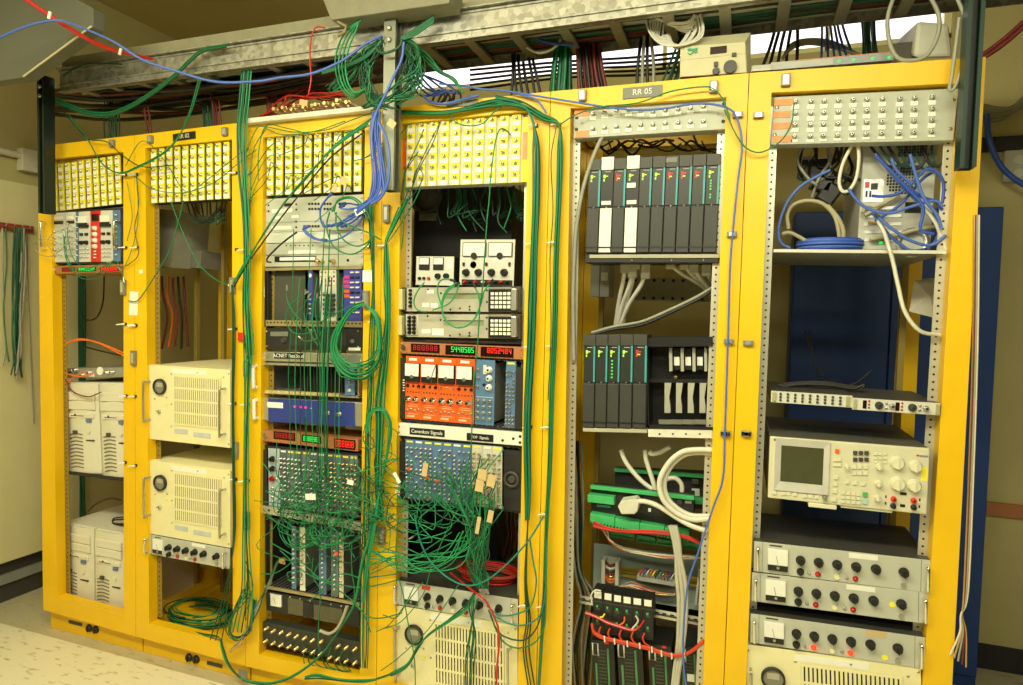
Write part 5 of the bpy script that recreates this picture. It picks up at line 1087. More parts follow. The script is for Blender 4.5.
# second / third rack post
for i in range(9):
    d=(i-4)*1.25; cab('green cable of the bundle hanging between the second and third racks',([(248+d*.9,60),(244+d,100),(242+d*.9,130),(243+d*.8,170),(246+d*.6,215),(247+d*.7,260),(246+d*.7,300),(248+d*.8,345)]+([(247+d*.4,390),(246+d*.4,470),(246+d*.5,540),(247+d*1.2,590),(242+d*2,632)] if i%2==0 else [(250,365)])),-.03-.005*(i%3),.0034,[green,dgreen,green2][i%3],'green bundle between second and third racks',jit=.8,n=4)
for i in range(3): cab('dark green cable running down the right edge of the second rack',[(232,285),(233+i,330),(232+i,400),(233+i,470),(233+i*.8,540),(228-i*3,600),(222-i*6,640)],-.016,.003,dgreen,'dark green cables by the second rack edge',jit=.5)
for i in range(4): cab('green cable slanting across the grey network hub to the left post',[(372-2*i,118+3*i),(335-i,145+2*i),(305-i,180),(283-i,205+i),(262-i,237+i),(245,262+2*i),(233,284)],-.035-.004*i,.0036 if i<3 else .003,[green,green2,green,bcab][i],'cables slanting across the network hub' if i<3 else None) if i<3 else cab('black cable slanting across the network hub beside the green ones',[(364,132),(330,158),(300,194),(284,214),(263,242),(246,266),(234,287)],-.04,.003,bcab)
# second rack
cab('green cable running down through the second rack to a white plug',[(668,110),(700,200),(733,275),(775,360),(800,390),(850,432),(912,458)],.0,.0032,green,z=Z5,ends=white)
cab('green cable hanging across the second rack to its left post',[(722,120),(700,210),(670,310),(620,400),(575,470),(540,515),(505,515)],-.01,.003,green,z=Z5)
cab('thin green cable sagging across the patch panels of the first two racks',[(540,30),(600,75),(720,90),(840,50),(930,-20),(1010,-80)],-.02,.0024,green,z=Z5)
cab('thin green cable arching across the second patch panel',pl(ZB,[(-20,240),(40,140),(90,150),(160,235),(240,350),(330,300),(410,235),(480,180)]),-.02,.0022,green)
cab('thin green cable hanging on the post between the first two racks',[(538,25),(545,140),(530,230),(545,330),(500,375),(470,382)],-.014,.0022,dgreen,z=Z5)
cab('thin looping green cable on the left post of the second rack',[(500,45),(520,180),(500,280)],-.014,.002,green,z=Z5)
for i in range(9): cab('black green wire hanging behind the second patch panel',[(730+20*i,120),(760+15*i,170+R.uniform(0,40)),(820+8*i,185+R.uniform(0,25)),(880,140+8*i)],.12,.004,[dgreen,bcab][i%2],'dark wires behind the second patch panel',z=Z5,jit=1.5)
for i in range(5): cab('brown cable hanging at the back of the second rack',[(640+20*i,420),(640+22*i,500),(660+18*i,580),(640+24*i,700)],.4,.006,[rust,ocab,MATS['brown_red_cable'],bcab][i%4],'brown cables at the back of the second rack',z=Z5,jit=1)
c_=at(195,632,.2)
for i in range(12):
    rr_=.10+.035*R.random(); ph=R.uniform(0,6.28); cx0=c_.x+R.uniform(-.03,.05); cy0=.20+R.uniform(-.03,.05)
    P=[Vector((cx0+rr_*1.25*math.cos(ph+t*.5),cy0+rr_*.8*math.sin(ph+t*.5),obz+.012+i*.005+R.uniform(0,.004))) for t in range(13)]
    cabw('green cable of the coil heaped in the bottom of the second rack',P,.0042,[green,dgreen,green2][i%3],'green coil in the second rack',n=4)
for i in range(3):
    cab('green cable spilling from the coil over the bottom rail of the second rack',pl(ZBB,[(440,245-12*i,.05),(560,290-8*i,.02),(690,300,-.012),(712+6*i,370,-.02),(742+6*i,460,-.022),(800+4*i,535,-.022),(880,580+3*i,-.022),(1000,600+4*i,-.022)])+pl(ZU,[(150,522+5*i,-.03),(260,528+5*i,-.035),(380,492+5*i,-.035),(500,418+4*i,-.035),(600,328+3*i,-.035),(680,228,-.035),(760+4*i,90,-.035),(800+4*i,0,-.04)])+[(362+i,560,-.04),(368+i,540,-.04),(373+i,508,-.04)],r=.0042,mat=[green2,green,dgreen][i],group='green cables spilling from the second rack',n=4)
# leftmost rack
GN='green cables of the leftmost crate'
for q in ([(105,440),(110,520),(150,610),(200,640),(270,620),(310,570),(345,600)],[(112,480),(118,570),(170,622),(250,612),(310,560)],[(100,430),(108,540),(140,590),(190,600),(240,580),(300,565)],[(118,400),(120,470),(150,560),(230,600),(320,560),(350,610),(360,650)]): cab('green cable looping out of the crate in the leftmost rack',q,-.03,.0026,green,GN,z=ZA,ends=steel)
for q in ([(-30,490),(0,468),(40,470),(115,500)],[(-20,510),(0,532),(50,540),(100,500),(125,455)],[(120,400),(150,430),(160,470),(118,480)],[(115,420),(60,440),(30,480),(60,520),(110,510)]): cab('thin grey cable looping from the crate in the leftmost rack',q,-.035,.0018,gcab,'thin grey cables of the leftmost crate',z=ZA)
cab('thin green cable sagging on the post right of the leftmost crate',[(412,195),(420,320),(415,420),(390,520),(360,590)],-.014,.002,green,z=ZA)
for q in ([(390,150),(345,130),(270,92),(190,72),(120,100),(95,150),(120,195),(190,215),(240,205)],[(390,145),(340,118),(240,80),(160,82),(105,120),(100,170),(140,205)],[(215,198),(170,215),(140,240),(95,258),(80,250)]): cab('orange cable curling above the upper towers of the leftmost rack',q,.05,.0034,ocab,'orange cables of the leftmost rack',z=ZX)
cab('dark red cable sagging in front of the upper left tower',[(135,225),(160,270),(220,292),(270,275)],.04,.003,rust,z=ZX)
cab('black cable behind the grey instrument box of the leftmost rack',[(200,100),(270,118),(345,135)],.3,.004,bcab,z=ZX)
for i in range(9): cab('dark green cable hanging deep at the back of the leftmost rack',[(70+i*1.8,250),(71+i*1.7,330),(72+i*1.5,420),(72+i*1.6,500),(76+i*1.4,540)],.52,.006,dgreen,'dark green cables at the back of the leftmost rack',jit=.8)
cab('thin dark cable hanging in an arc behind the leftmost rack',[(410,415),(405,520),(380,580),(340,590),(320,560)],.4,.004,bcab,z=Z5)
for i in range(2): cab('black cable lying on the lower towers of the leftmost rack',[(330,95+8*i),(295,100+6*i),(295,118),(335,120+6*i)],.15,.004,bcab,'black cables on the lower towers',z=ZY)
cab('dark red cable arching above the lower towers of the leftmost rack',[(205,75),(230,50),(280,30),(320,35)],.3,.004,rust,z=ZY)
# cables on the hook strip
ZH0=Z(0,180,3.117)
for i in range(14):
    x0=R.choice([18,45,52,58,62,66,70,75,8]); pts=[(x0,150),(x0+R.uniform(-6,6),260),(x0*.85+R.uniform(-6,8),400),(x0*.7+12+R.uniform(-8,8),520),(x0*.7+14+R.uniform(-14,14),R.uniform(560,640))]
    cabw('green cable hanging from the red-brown hook strip',[atx(*ZH0(*p_),cx+.045+R.uniform(-.01,.01)) for p_ in pts],.005,[dgreen,M('moss_cable',(.05,.16,.07),.5),gcab][i%3],'cables on the hook strip')
cabw('thin grey cable hanging lone on the cream cabinet front',[atx(*ZH0(*p_),cx+.01) for p_ in ((85,160),(86,300),(92,450),(98,600),(105,760))],.003,gcab)
# ---------------------------------------------------------------- third rack cables
Zr=Z(345,200,3.43)
for i in range(7): cab('green cable of the bundle down the left post of the fourth rack',pl(Zr,[(222-6*i,-10+6*i),(160-3*i,110+4*i),(136+i*2,160),(136+i*3,300),(138+i*3,400),(128+i*4,500),(118+i*4,600),(104+i*5,690)])+[(376+i*1.2,425),(375+i,480),(377+i*1.2,520)],-.03-.004*(i%3),.0032,[green,dgreen,green2][i%3],'green bundle on the left post of the fourth rack',jit=.6,n=4)
for i in range(5): cab('green cable hanging along the right edge of the third rack',pl(Zr,[(80+3*i,-10),(86+3*i,140),(94+2*i,290),(86+4*i,450),(82+4*i,600),(76+5*i,690)])+[(366+i,430),(364+i*1.5,500),(362+i*1.6,560),(360+i*2,640),(361+i*1.5,668)],-.03,.003,[dgreen,green,green][i%3],'green cables on the right edge of the third rack',jit=.6,n=4)
for q in ([(575,150),(600,72),(690,46),(770,100),(828,220),(835,330),(830,480)],[(545,150),(525,250),(560,370),(640,430),(720,435),(800,380),(832,325)],[(590,150),(592,250),(650,350),(740,385),(812,350),(835,300)],[(580,160),(640,220),(740,265),(830,300),(892,340)],[(560,150),(600,80),(680,56),(750,100),(810,210)]): cab('green cable looping in front of the grey network hub',q,-.045,.0038,green,'green loops before the network hub',z=ZQ)
for q in ([(640,108),(610,118),(660,132),(780,110),(850,60)],[(630,96),(680,92),(760,100),(840,40)],[(375,248),(370,280),(430,330),(530,350),(640,320),(740,230),(790,150)],[(560,245),(640,210),(720,160),(800,125)],[(600,245),(680,205),(740,170),(810,130)],[(630,250),(700,220),(770,160),(820,90)],[(505,245),(482,190),(490,110),(560,20)],[(520,248),(600,230),(700,170)],[(400,250),(380,262),(390,290),(450,330),(520,345)]): cab('blue patch cord plugged into the grey network hub',q,-.02,.0036,[blue,MATS['light_blue_cable']][len(q)%2],'blue patch cords of the network hub',z=ZQ,ends=M('blue_boot',(.05,.10,.4),.5))
cab('black cord curving over the pale blank panel of the third rack',[(320,290),(250,340),(170,410),(120,465),(118,490),(145,495)],-.02,.0035,bcab,z=ZQ)
for i in range(9):
    f_=i/8; cx0,cy0=570,250
    cab('green cable of the coil hung on the right of the third rack',[(604,58+12*f_),(530+10*f_,100+20*f_),(455+30*f_,215+12*f_),(448+34*f_,330-25*f_),(520+20*f_,425-70*f_),(610+4*f_,438-95*f_),(670-8*f_,375-70*f_),(690-14*f_,255),(676-6*f_,130+15*f_),(620,68+12*f_)],-.05-.004*(i%4),.0034,[green,green2][i%2],'green coil on the right of the third rack',z=ZR,jit=1.0)
for i in range(5): cab('green cable coiled low below the big coil of the third rack',[(440+6*i,330),(500+8*i,420-6*i),(600,400+8*i),(690,330+6*i),(700,300)],-.045,.003,green,'low green coil of the third rack',z=ZR,jit=1.5)
for q in ([(230,-20),(235,60),(290,140),(370,165),(440,130),(540,80),(600,55)],[(330,10),(260,60),(225,130),(250,200),(310,215),(370,195)],[(345,20),(300,90),(260,140),(300,190)],[(380,20),(370,90),(380,200),(400,300)],[(410,15),(360,60),(350,140),(380,240)],[(320,0),(310,100),(340,200),(385,280)],[(290,230),(320,250),(380,235),(400,200)]): cab('green cable looping out of the black crate in the third rack',q,-.04,.003,green,'green loops of the upper black crate',z=ZR,ends=steel)
for i,x in enumerate((240,268,296,318,345,375,388,400,408,416,424,432,468,490)):
    k_=R.uniform(-10,10); cab('thin green cable hanging straight down the front of the third rack',pl(ZR,[(x+20+k_,-60 if i%3 else -300),(x+12,80),(x+4,260),(x,420),(x-2+k_,600)])+pl(ZS,[(x-2+k_,60),(x+k_,180),(x+k_*2,300+R.uniform(0,120))]),-.035-.006*(i%3),.0028 if 370<x<435 else .0022,[green,green2,dgreen][i%3],'vertical green cables before the third rack',jit=.8,n=4)
for i in range(4): cab('green cable of the tall loop hung between third and fourth racks',pl(Z34b,[(66+3*i,140),(78+3*i,78),(122,58+4*i),(150-3*i,110),(142-2*i,200),(112,330),(92+2*i,450),(64+3*i,590),(56+2*i,690)]),-.045,.0036,green2 if i%2 else green,'tall green loop between third and fourth racks',jit=.5)
# cables in the cabled crate
MC=[green,green2,dgreen,green]
for i in range(34):
    x=R.uniform(200,580); y=R.uniform(240,480); t=R.random()
    if t<.45: q=[(x,y,.0),(x+R.uniform(-15,15),y+10,-.035),(x+R.uniform(-40,50),y+70+R.uniform(0,40),-.045),(x+R.uniform(-60,80),y+170+R.uniform(0,60),-.035)]
    elif t<.8: q=[(x,y,.0),(x+15,y+10,-.035),((x+600)/2,y+40+R.uniform(0,60),-.06),(600+R.uniform(-10,40),300+R.uniform(0,160),-.045),(620+R.uniform(-20,40),420+R.uniform(0,150),-.04)]
    else: q=[(x,y,.0),(x-10,y,-.035),(x-60,y+R.uniform(-60,50),-.05),(x-R.uniform(20,120),y-R.uniform(100,220),-.04)]
    cab('thin green cable plugged into the cabled crate of the third rack',q,-.03,.0024,MC[i%4],'green cables of the cabled crate',z=ZS,ends=steel)
for i in range(16):
    x=R.uniform(180,560); q=[(x,R.uniform(470,560),-.03),(x+R.uniform(-40,10),600,-.045),(x+R.uniform(-10,60),640+R.uniform(0,40),-.05),(x+R.uniform(60,160),600+R.uniform(-20,70),-.045),(x+R.uniform(100,240),R.uniform(480,640),-.035)]
    cab('green cable drooping in front of the lower black crate',q,-.04,.0026,MC[i%4],'green cables before the lower black crate',z=ZS)
for q in ([(200,0),(380,150),(520,215),(740,255),(890,240),(1010,210)],[(130,-60),(330,60),(460,180),(600,270),(760,400),(830,560)],[(700,-40),(690,120),(720,280),(690,420),(600,560),(520,680)],[(470,-60),(480,60),(440,180),(480,290),(470,500),(480,690)],[(620,40),(560,160),(470,300),(400,350)],[(770,190),(900,180),(1000,170)],[(680,330),(800,440),(900,470),(1040,430)],[(260,190),(265,160),(330,150),(360,180),(300,210),(255,195)],[(430,60),(430,180),(520,200),(640,160),(760,190)]): cab('green cable crossing in front of the lowest units of third rack',q,-.04,.003,green,'green cables before the lowest units',z=ZT,jit=1)
cab('yellow-green cable bowed across the lower black crate',[(75,160),(160,162),(240,120),(300,65)],-.03,.0032,M('yellow_green_cable',(.2,.36,.03),.45),z=ZT)
cab('grey jumper cable curving before the lowest panels of the third rack',[(480,552),(540,572),(590,545),(630,480),(665,385)],-.035,.0065,M('jumper_grey',(.42,.40,.32),.5),z=ZT)
for i in range(6): cab('olive cable with brass plugs at the lower left of the third rack',[(230,62+5*i),(190,72+4*i),(140,190+6*i),(95-6*i,310+9*i),(60-8*i,400+6*i),(0,520),(-60-14*i,640+10*i)],-.03,.0036,[dgreen,gcab,MATS['moss_cable']][i%3],'olive cables at the lower left of the third rack',z=ZT,jit=.8,ends=brass)
for i in range(7):
    a=R.random(); cab('loose green cable at the foot of the post between second and third racks',[(246,560+10*i),(240+a*14,590),(236-a*10,612+a*14),(228+a*10,632+a*10),(246+a*6,640-a*20),(252+a*5,600)],-.03,.0026,[dgreen,green][i%2],'loose green cables at the post foot',jit=1.5)
for i in range(4): cab('green cable running along the bottom rail under third and fourth racks',pl(ZU,[(480,490+6*i),(560,470+10*i),(700,505+4*i),(860,515+3*i),(960,500),(1030,470)])+pl(ZP,[(30,630+3*i),(105,588+3*i),(150,510+3*i),(205,450),(300,390-4*i),(380,330-6*i),(425,270-8*i)]),-.03,.0036,[green2,green,green,dgreen][i],'green cables along the bottom rail',jit=.8)
for i in range(8): cab('short loose green cable below the connector panel of the third rack',[(470+45*i,300),(465+40*i,370+R.uniform(0,30)),(520+36*i,430+R.uniform(0,20)),(640+20*i,440+R.uniform(0,30))],.005,.0026,[green,dgreen][i%2],'short loose cables under the connector panel',z=ZU,jit=1.5)
# patch panel loose cables, third rack
for i in range(12):
    x=R.uniform(170,690); y=R.uniform(190,500); q=[(x,y,.01),(x-20,y-12,-.02),(x-R.uniform(40,120),y+R.uniform(20,110),-.03),(max(60,x-R.uniform(120,260)),y+R.uniform(80,200),-.025)]
    cab('thin dark green cable plugged into the third patch panel',q,-.02,.0020,[dgreen,green][i%2],'thin cables of the third patch panel',z=ZC,ends=steel)
for q in ([(20,340),(90,170),(150,150),(300,180),(480,170),(640,110),(780,60)],[(150,160),(240,200),(420,180),(600,120)],[(60,560),(70,300),(150,155)],[(100,460),(105,280),(150,150),(260,160),(390,190)],[(550,230),(580,190),(700,160),(790,120)],[(720,330),(800,280),(900,200),(960,130)],[(640,350),(720,320),(830,230),(900,150)]): cab('green cable draped across the frame top of the third rack',q,-.028,.0026,green,'green cables across the top of the third rack',z=ZC,jit=.6)
# red cables on the white tray
for i in range(10): cab('red cable heaped on the white connector tray',[(80+8*i,460-i),(125+R.uniform(0,70),425-R.uniform(0,20)),(200+R.uniform(-20,60),R.uniform(350,395)),(290+R.uniform(-20,50),R.uniform(365,400)),(380+R.uniform(0,40),R.uniform(365,395))],.11+.014*i,.0034,[red,MATS['brown_red_cable'],red][i%3],'red cables on the white tray',z=Z2,jit=1)
cab('thin red cable hanging over the front of the steel tray',[(335,110),(300,108),(280,150),(275,230),(280,310),(270,370)],-.075,.003,red,z=Z2)
# tags
def tagcard(label,z,a,b_,w,h,mat,Y,rot):
    p=at(*z(a,b_),Y); o=MB().box(-w/2,w/2,-.0006,.0006,-h/2,h/2).build('cable_tag',mat); o.location=p; o.rotation_euler=(0,rot,0); tag(o,label,'tag')
tagcard('tan card tag lying against the sockets of the white tray',Z2,250,404,.038,.022,tan,-.035,.2)
tagcard('tan card tag hanging at the top left of the fourth rack',Z7,270,372,.032,.024,tan,-.16,.6)
tagcard('left tan card tag on the lower right of the third patch panel',ZC,535,500,.022,.030,tan,-.03,.1); tagcard('right tan card tag on the lower right of the third patch panel',ZC,590,460,.032,.030,tan,-.03,.3)
tagcard('tan tag on the left cables of the blue crate in the fourth rack',ZO,195,243,.020,.050,tan,-.06,.15)
tagcard('upper of two square tan tags at the middle of the blue crate',ZO,475,267,.032,.038,tan,-.07,.1); tagcard('lower of two square tan tags at the middle of the blue crate',ZO,462,322,.030,.042,tan,-.075,.1)
tagcard('tan tag right of the two square ones on the blue crate',ZO,520,298,.030,.044,tan,-.07,.2); tagcard('long tan tag hanging low on the blue crate cables',ZO,455,515,.014,.062,tan,-.07,.15); tagcard('tan tag at the right end of the blue crate cables',ZO,515,472,.020,.044,tan,-.07,.15)
tagcard('tan tag on the left post beside the blue crate of the fourth rack',ZO,62,338,.020,.046,tan,-.03,.05)
tagcard('white flag tag in the middle of the cabled crate of the third rack',ZS,345,425,.048,.024,white,-.06,-.1); tagcard('white flag tag at the right of the cabled crate of the third rack',ZS,540,354,.028,.018,white,-.07,.1)
tagcard('white tag on the blue cords of the network hub',ZQ,750,143,.042,.026,white,-.045,-.4)
tagcard('white tag beside the left post of the blue crate in the fourth rack',ZO,58,283,.014,.044,white,-.035,-.6)
# ---------------------------------------------------------------- fourth rack cables
cab('green cable arching over the top of the fourth patch panel',[(345,70),(385,140),(470,165),(560,150),(620,90),(690,30)],-.02,.003,green,z=ZD)
cab('long green cable hanging down the middle of the fourth rack',pl(ZD,[(740,225,.0),(705,190,-.02),(670,190,-.03),(645,250),(625,380),(610,520),(602,640)])+pl(ZL,[(512,260),(498,460),(490,600)])+pl(ZM,[(615,230),(603,420)])+pl(ZN,[(595,60),(572,300),(560,520)])+pl(ZO,[(425,30),(418,150),(395,260),(360,400)]),-.035,.0032,green)
for q in ([(185,185),(150,270),(100,380),(55,500),(40,640)],[(290,140),(250,220),(190,340),(130,480),(90,640)],[(150,330),(90,420),(60,480),(50,640)],[(110,530),(140,440),(180,480),(150,560),(90,640)],[(290,145),(240,280),(160,430),(110,560)],[(180,370),(120,360),(70,450),(55,560)]): cab('thin dark green cable hanging from the left of the fourth patch panel',q,-.03,.0022,dgreen,'thin cables at the left of the fourth patch panel',z=ZD)
for q in ([(75,0),(72,150),(70,320),(60,420)],[(165,90),(110,200),(40,310),(-10,380)],[(100,95),(60,200),(10,300),(-30,420)]): cab('green cable hanging beside the left post of the fourth rack',q,-.03,.0028,[green,dgreen][len(q)%2],'green cables beside the upper left post of fourth rack',z=ZL)
for i in range(30):
    x=R.uniform(150,690); y=R.uniform(95,120); cab('dark green cable hanging in the tangle behind the fourth patch panel',[(x,y-30),(x+R.uniform(-40,40),y+60),(x+R.uniform(-60,60),y+R.uniform(100,160)),(x+R.uniform(-40,110),y+R.uniform(40,230))],.14+R.uniform(0,.12),.004,[dgreen,dgreen,green,bcab][i%4],'dark tangle behind the fourth patch panel',z=ZL)
for q in ([(235,85),(190,140),(165,200),(170,250),(200,278),(250,285)],[(440,75),(380,60),(335,85),(325,150),(350,240),(370,320),(420,380),(500,390),(570,340),(620,230),(640,150),(700,70)],[(470,90),(400,140),(360,220),(360,300),(400,360),(460,395),(540,370),(600,290),(610,200),(570,90)],[(290,275),(400,230),(450,160),(470,95)],[(455,85),(385,140),(352,230),(372,330),(430,385),(510,388)]): cab('green test lead looping over the keypad instruments of the fourth rack',q,-.03,.0036,green2,'green test leads of the keypad instruments',z=ZM,ends=black)
cab('thin dark green cable crossing the orange modules of the fourth rack',[(315,165),(290,230),(280,290)],-.02,.002,dgreen,z=ZN)
for i in range(26):
    x=R.uniform(110,580); y=R.uniform(140,380)
    if R.random()<.7: q=[(x,y,.0),(x+R.uniform(-8,8),y+14,-.04),((x+430)/2+R.uniform(-40,30),y+110+R.uniform(0,50),-.06),(430+R.uniform(-40,60),480+R.uniform(0,60),-.06)]; q=pl(ZO,q)+pl(ZP,[(400+R.uniform(0,90),70,-.04),(420+R.uniform(0,70),170,-.02),(450+R.uniform(0,40),250,-.03)])
    else: q=pl(ZO,[(x,y,.0),(x-10,y+20,-.04),(x-80,y+120,-.055),(x-R.uniform(60,200),y+R.uniform(120,260),-.05),(max(-20,x-R.uniform(180,330)),500+R.uniform(0,150),-.04)])
    cab('green cable pouring out of the blue crate of the fourth rack',q,r=.0027,mat=MC[i%4],group='green cables of the blue crate',ends=steel)
for i in range(18):
    x0=R.uniform(395,540); q=pl(ZO,[(x0,R.uniform(330,430),-.05),(x0+R.uniform(-15,10),480,-.065),(430+R.uniform(-50,90),560,-.06)])+pl(ZP,[(385+R.uniform(0,110),80,-.05),(400+R.uniform(0,90),160,-.03),(430+R.uniform(0,60),230,-.03)])
    cab('green cable of the thick fall below the blue crate in fourth rack',q,r=.003,mat=[dgreen,green,dgreen][i%3],group='thick green fall of the fourth rack')
for i in range(13):
    a=R.random(); q=[(300+200*a,-40),(220+R.uniform(-30,160),60+R.uniform(-30,60)),(120+R.uniform(-20,90),110+R.uniform(-50,50)),(40+30*a,60+R.uniform(-30,80)),(-60+R.uniform(-30,30),20+150*R.random())]
    cab('green cable sweeping left across the dark gap of the fourth rack',q,-.055,.0027,[green2,green][i%2],'green cables sweeping left in the fourth rack',z=ZP,jit=1)
for q in ([(60,-100),(50,100),(90,260),(110,380),(140,560),(145,700)],[(300,-60),(220,120),(180,260),(80,380),(0,420)],[(350,200),(250,360),(190,440),(60,560),(-20,620)],[(180,200),(100,300),(20,400),(-40,430)],[(140,220),(60,360),(-10,350)]): cab('green cable hanging before the grey amplifier panel of the fourth rack',q,-.055,.0025,green,'green cables before the fourth rack amplifier',z=ZP,jit=.8)
cab('teal cable hanging in a wide loop at the middle of the fourth rack',pl(ZP,[(140,-120),(165,0),(215,100),(300,180),(390,215),(480,190),(580,110),(680,0)])+pl(ZO,[(775,470)]),-.06,.0042,M('teal_cable',(.01,.26,.20),.42))
for i,q in enumerate(([(480,310),(540,355),(620,350),(690,310),(715,200),(700,100),(685,0)],[(500,350),(600,400),(680,395),(740,340),(760,200),(765,0)],[(490,330),(540,440),(640,475),(700,440),(735,360),(755,200)],[(500,360),(550,470),(620,510),(700,490),(750,420),(760,300),(762,100)])): cab('cable looping from the fall to the right post of fourth rack',q,-.045,.0036,[MATS['teal_cable'],MATS['teal_cable'],dgreen,green][i],'loops to the right post of the fourth rack',z=ZP)
for i in range(5): cab('dark green cable hanging down over the cream amplifier of fourth rack',[(440-8*i,280),(425-6*i,340),(400+8*i,440),(384+9*i,560),(386+8*i,720)],-.05,.003,[dgreen,green][i%2],'dark green cables over the lower cream amplifier',z=ZP,jit=.8)
cc_=pa.o+pa.ux*(pa.W*.66); topz=pa.o.z+pa.H+.006+pa.ux.z*pa.W*.66
for i in range(9):
    ph=R.uniform(0,6.28); rr_=.07+.04*R.random(); P=[Vector((cc_.x+rr_*1.3*math.cos(ph+t*.52),.14+rr_*.8*math.sin(ph+t*.52),topz+.004*i+R.uniform(0,.004))) for t in range(13)]
    cabw('red cable of the coil lying on the grey amplifier of the fourth rack',P,.0042,[red,MATS['brown_red_cable'],red][i%3],'red coil in the fourth rack',n=4)
cab('red cable trailing from the coil down over the cream amplifier',[(310,155,.05),(400,228,-.01),(450,265,-.05),(490,310,-.05),(530,400,-.05),(540,480,-.05),(530,590,-.05),(525,720,-.05)],r=.0036,mat=red,z=ZP)
gap_backdrop=D('equipment_case','black backdrop added for the dark gap in the lower part of fourth rack','enclosure',[(95,380),(560,395),(560,700),(95,690)],.40,.15,black,None,ZO); gap_backdrop.box('front_panel',(.03,.03,.97,.97),blackm,-.003,0,0,True)  # added black box, its colour stands in for shade in the gap
for i in range(7): cab('dark red cable tangled at the right back of the fourth rack',[(600+10*i,420),(590+12*i,500),(600+8*i,570),(580+14*i,660)],.3,.004,[rust,bcab][i%2],'dark cables at the right back of the fourth rack',z=ZO,jit=1.5)
# ---------------------------------------------------------------- fifth rack cables
cab('grey conduit cable curving down the left inside of the fifth rack',pl(ZE,[(245,70),(225,105),(190,190),(150,320),(122,480),(110,640)])+[(573,300),(574,360)],.03,.0075,gcab)
dsm=M('dsub_hood',(.52,.50,.40),.5)
for i,(x0,y0,x1,y1) in enumerate(((270,25,235,240),(298,40,240,245),(345,45,250,240),(435,10,610,150),(485,12,612,160),(520,25,612,175),(565,35,615,140),(310,10,262,230))):
    o=cab('white cable hanging from the underside of the upper controller row',[(x0,y0,.13),(x0+(x1-x0)*.2,y0+(y1-y0)*.25,.15),(x0+(x1-x0)*.65,y0+(y1-y0)*.6,.2),(x1,y1,.24)],r=.008,mat=wcab,group='white cables under the upper controller row',z=ZF_)
    MB().box(-.016,.016,-.012,.012,-.022,.03).build('plug_hood',dsm,o,.004)
for i in range(2): cab('dark grey cable sagging across the back of the fifth rack',[(150,262+8*i),(230,240+10*i),(330,222+12*i),(430,180+12*i),(530,132+12*i),(612,82+14*i)],.10,.0055,[gcab,bcab][i],'dark grey cables across the fifth rack',z=ZF_)
for i in range(16): cab('dark cable in the clutter above the upper controller row',[(150+36*i,R.uniform(60,120)),(180+36*i,120+R.uniform(-30,30)),(230+36*i,R.uniform(90,160)),(290+34*i,R.uniform(80,150))],.16+.012*i,.004,[dgreen,bcab,rust][i%3],'dark clutter above the controllers',z=ZE,jit=1)
GW='white cables looping at the terminals of the fifth rack'
cab('outer thick white cable looping at the terminals of the fifth rack',[(830,0),(720,-2),(630,15),(545,90),(495,200),(520,310),(600,390),(700,432),(820,425)],.03,.0095,wcab,GW,z=ZJ)
cab('inner thick white cable looping at the terminals of the fifth rack',[(830,20),(740,15),(650,30),(570,95),(525,200),(545,300),(615,370),(700,410),(820,410)],.05,.0095,wcab,GW,z=ZJ)
o=cab('white cable with a large plug hood on the front terminal board',[(330,330,.06),(390,318,.055),(480,345,.05),(600,420,.04),(690,470,.03),(790,505,.03)],r=.0085,mat=wcab,z=ZJ)
pts=[at(*ZJ(*q),.065)-o.location for q in ((240,345),(260,310),(350,298),(372,320),(362,375),(345,392),(262,392))]
pp=[(p.x,p.z) for p in pts]; A=sum(pp[i][0]*pp[(i+1)%7][1]-pp[(i+1)%7][0]*pp[i][1] for i in range(7))
if A<0: pp.reverse()
MB().prism(pp,-.012,.045).build('plug_hood',M('hood_white',(.66,.64,.54),.5),o,.004)
for q in ([(255,0),(275,55),(310,110),(380,190),(450,245)],[(405,0),(410,50),(422,95),(450,180),(472,255)],[(430,10),(450,24),(500,15),(560,-20)],[(525,190),(560,176),(600,178),(632,215),(636,275)]): cab('white cable running behind the terminal boards of the fifth rack',q,.14,.0085,wcab,'white cables behind the terminal boards',z=ZJ)
for i in range(3): cab('pale grey cable of the vertical bundle low in the fifth rack',pl(ZJ,[(560+18*i,470),(585+16*i,570),(600+14*i,680)])+pl(ZK,[(530+22*i,100),(540+22*i,200),(540+20*i,330),(535+16*i,460),(520+14*i,580),(505+12*i,720)]),.06,.0072,M('pale_grey_cable',(.52,.51,.42),.45),'pale grey vertical bundle of the fifth rack')
for i in range(5): cab('red wire of the bundle along the front terminal board',[(82,445+8*i),(150,475+5*i),(250,495+4*i),(400,502+4*i),(560,510+5*i),(660,535+4*i),(730,565+4*i),(790,615)],.07,.0034,[red,rust,red][i%3],'red wires along the terminal board',z=ZJ,jit=.4)
for i in range(6): cab('beige wire of the bundle sagging below the terminal board',[(110,460),(165,510+4*i),(190,560+3*i),(270,605+4*i),(380,630+4*i),(520,655+3*i),(680,660+4*i),(800,680)],.15,.003,[MATS['beige_cable'],wcab,red][i%3],'beige wires under the terminal board',z=ZJ,jit=.8)
for i in range(4): cab('red cable of the thick harness across the relay modules',[(65,348+4*i),(80,395+3*i),(140,425+3*i),(260,452+3*i),(390,484+3*i),(450,505+3*i),(515,520+2*i),(575,514+2*i),(620,490+2*i),(680,440+2*i)],.045,.0046,M('bright_red_cable',(.66,.06,.02),.42),'red harness of the relay modules',z=ZK)
for i,x in enumerate((110,160,222,288,350)): cab('thin red wire rising from the harness to a relay module',[(x+4,365+9*i),(x-6,395+8*i),(x+6,420+9*i),(x+36,446+8*i)],.05,.0034,MATS['bright_red_cable'],'red wires rising to the relay modules',z=ZK)
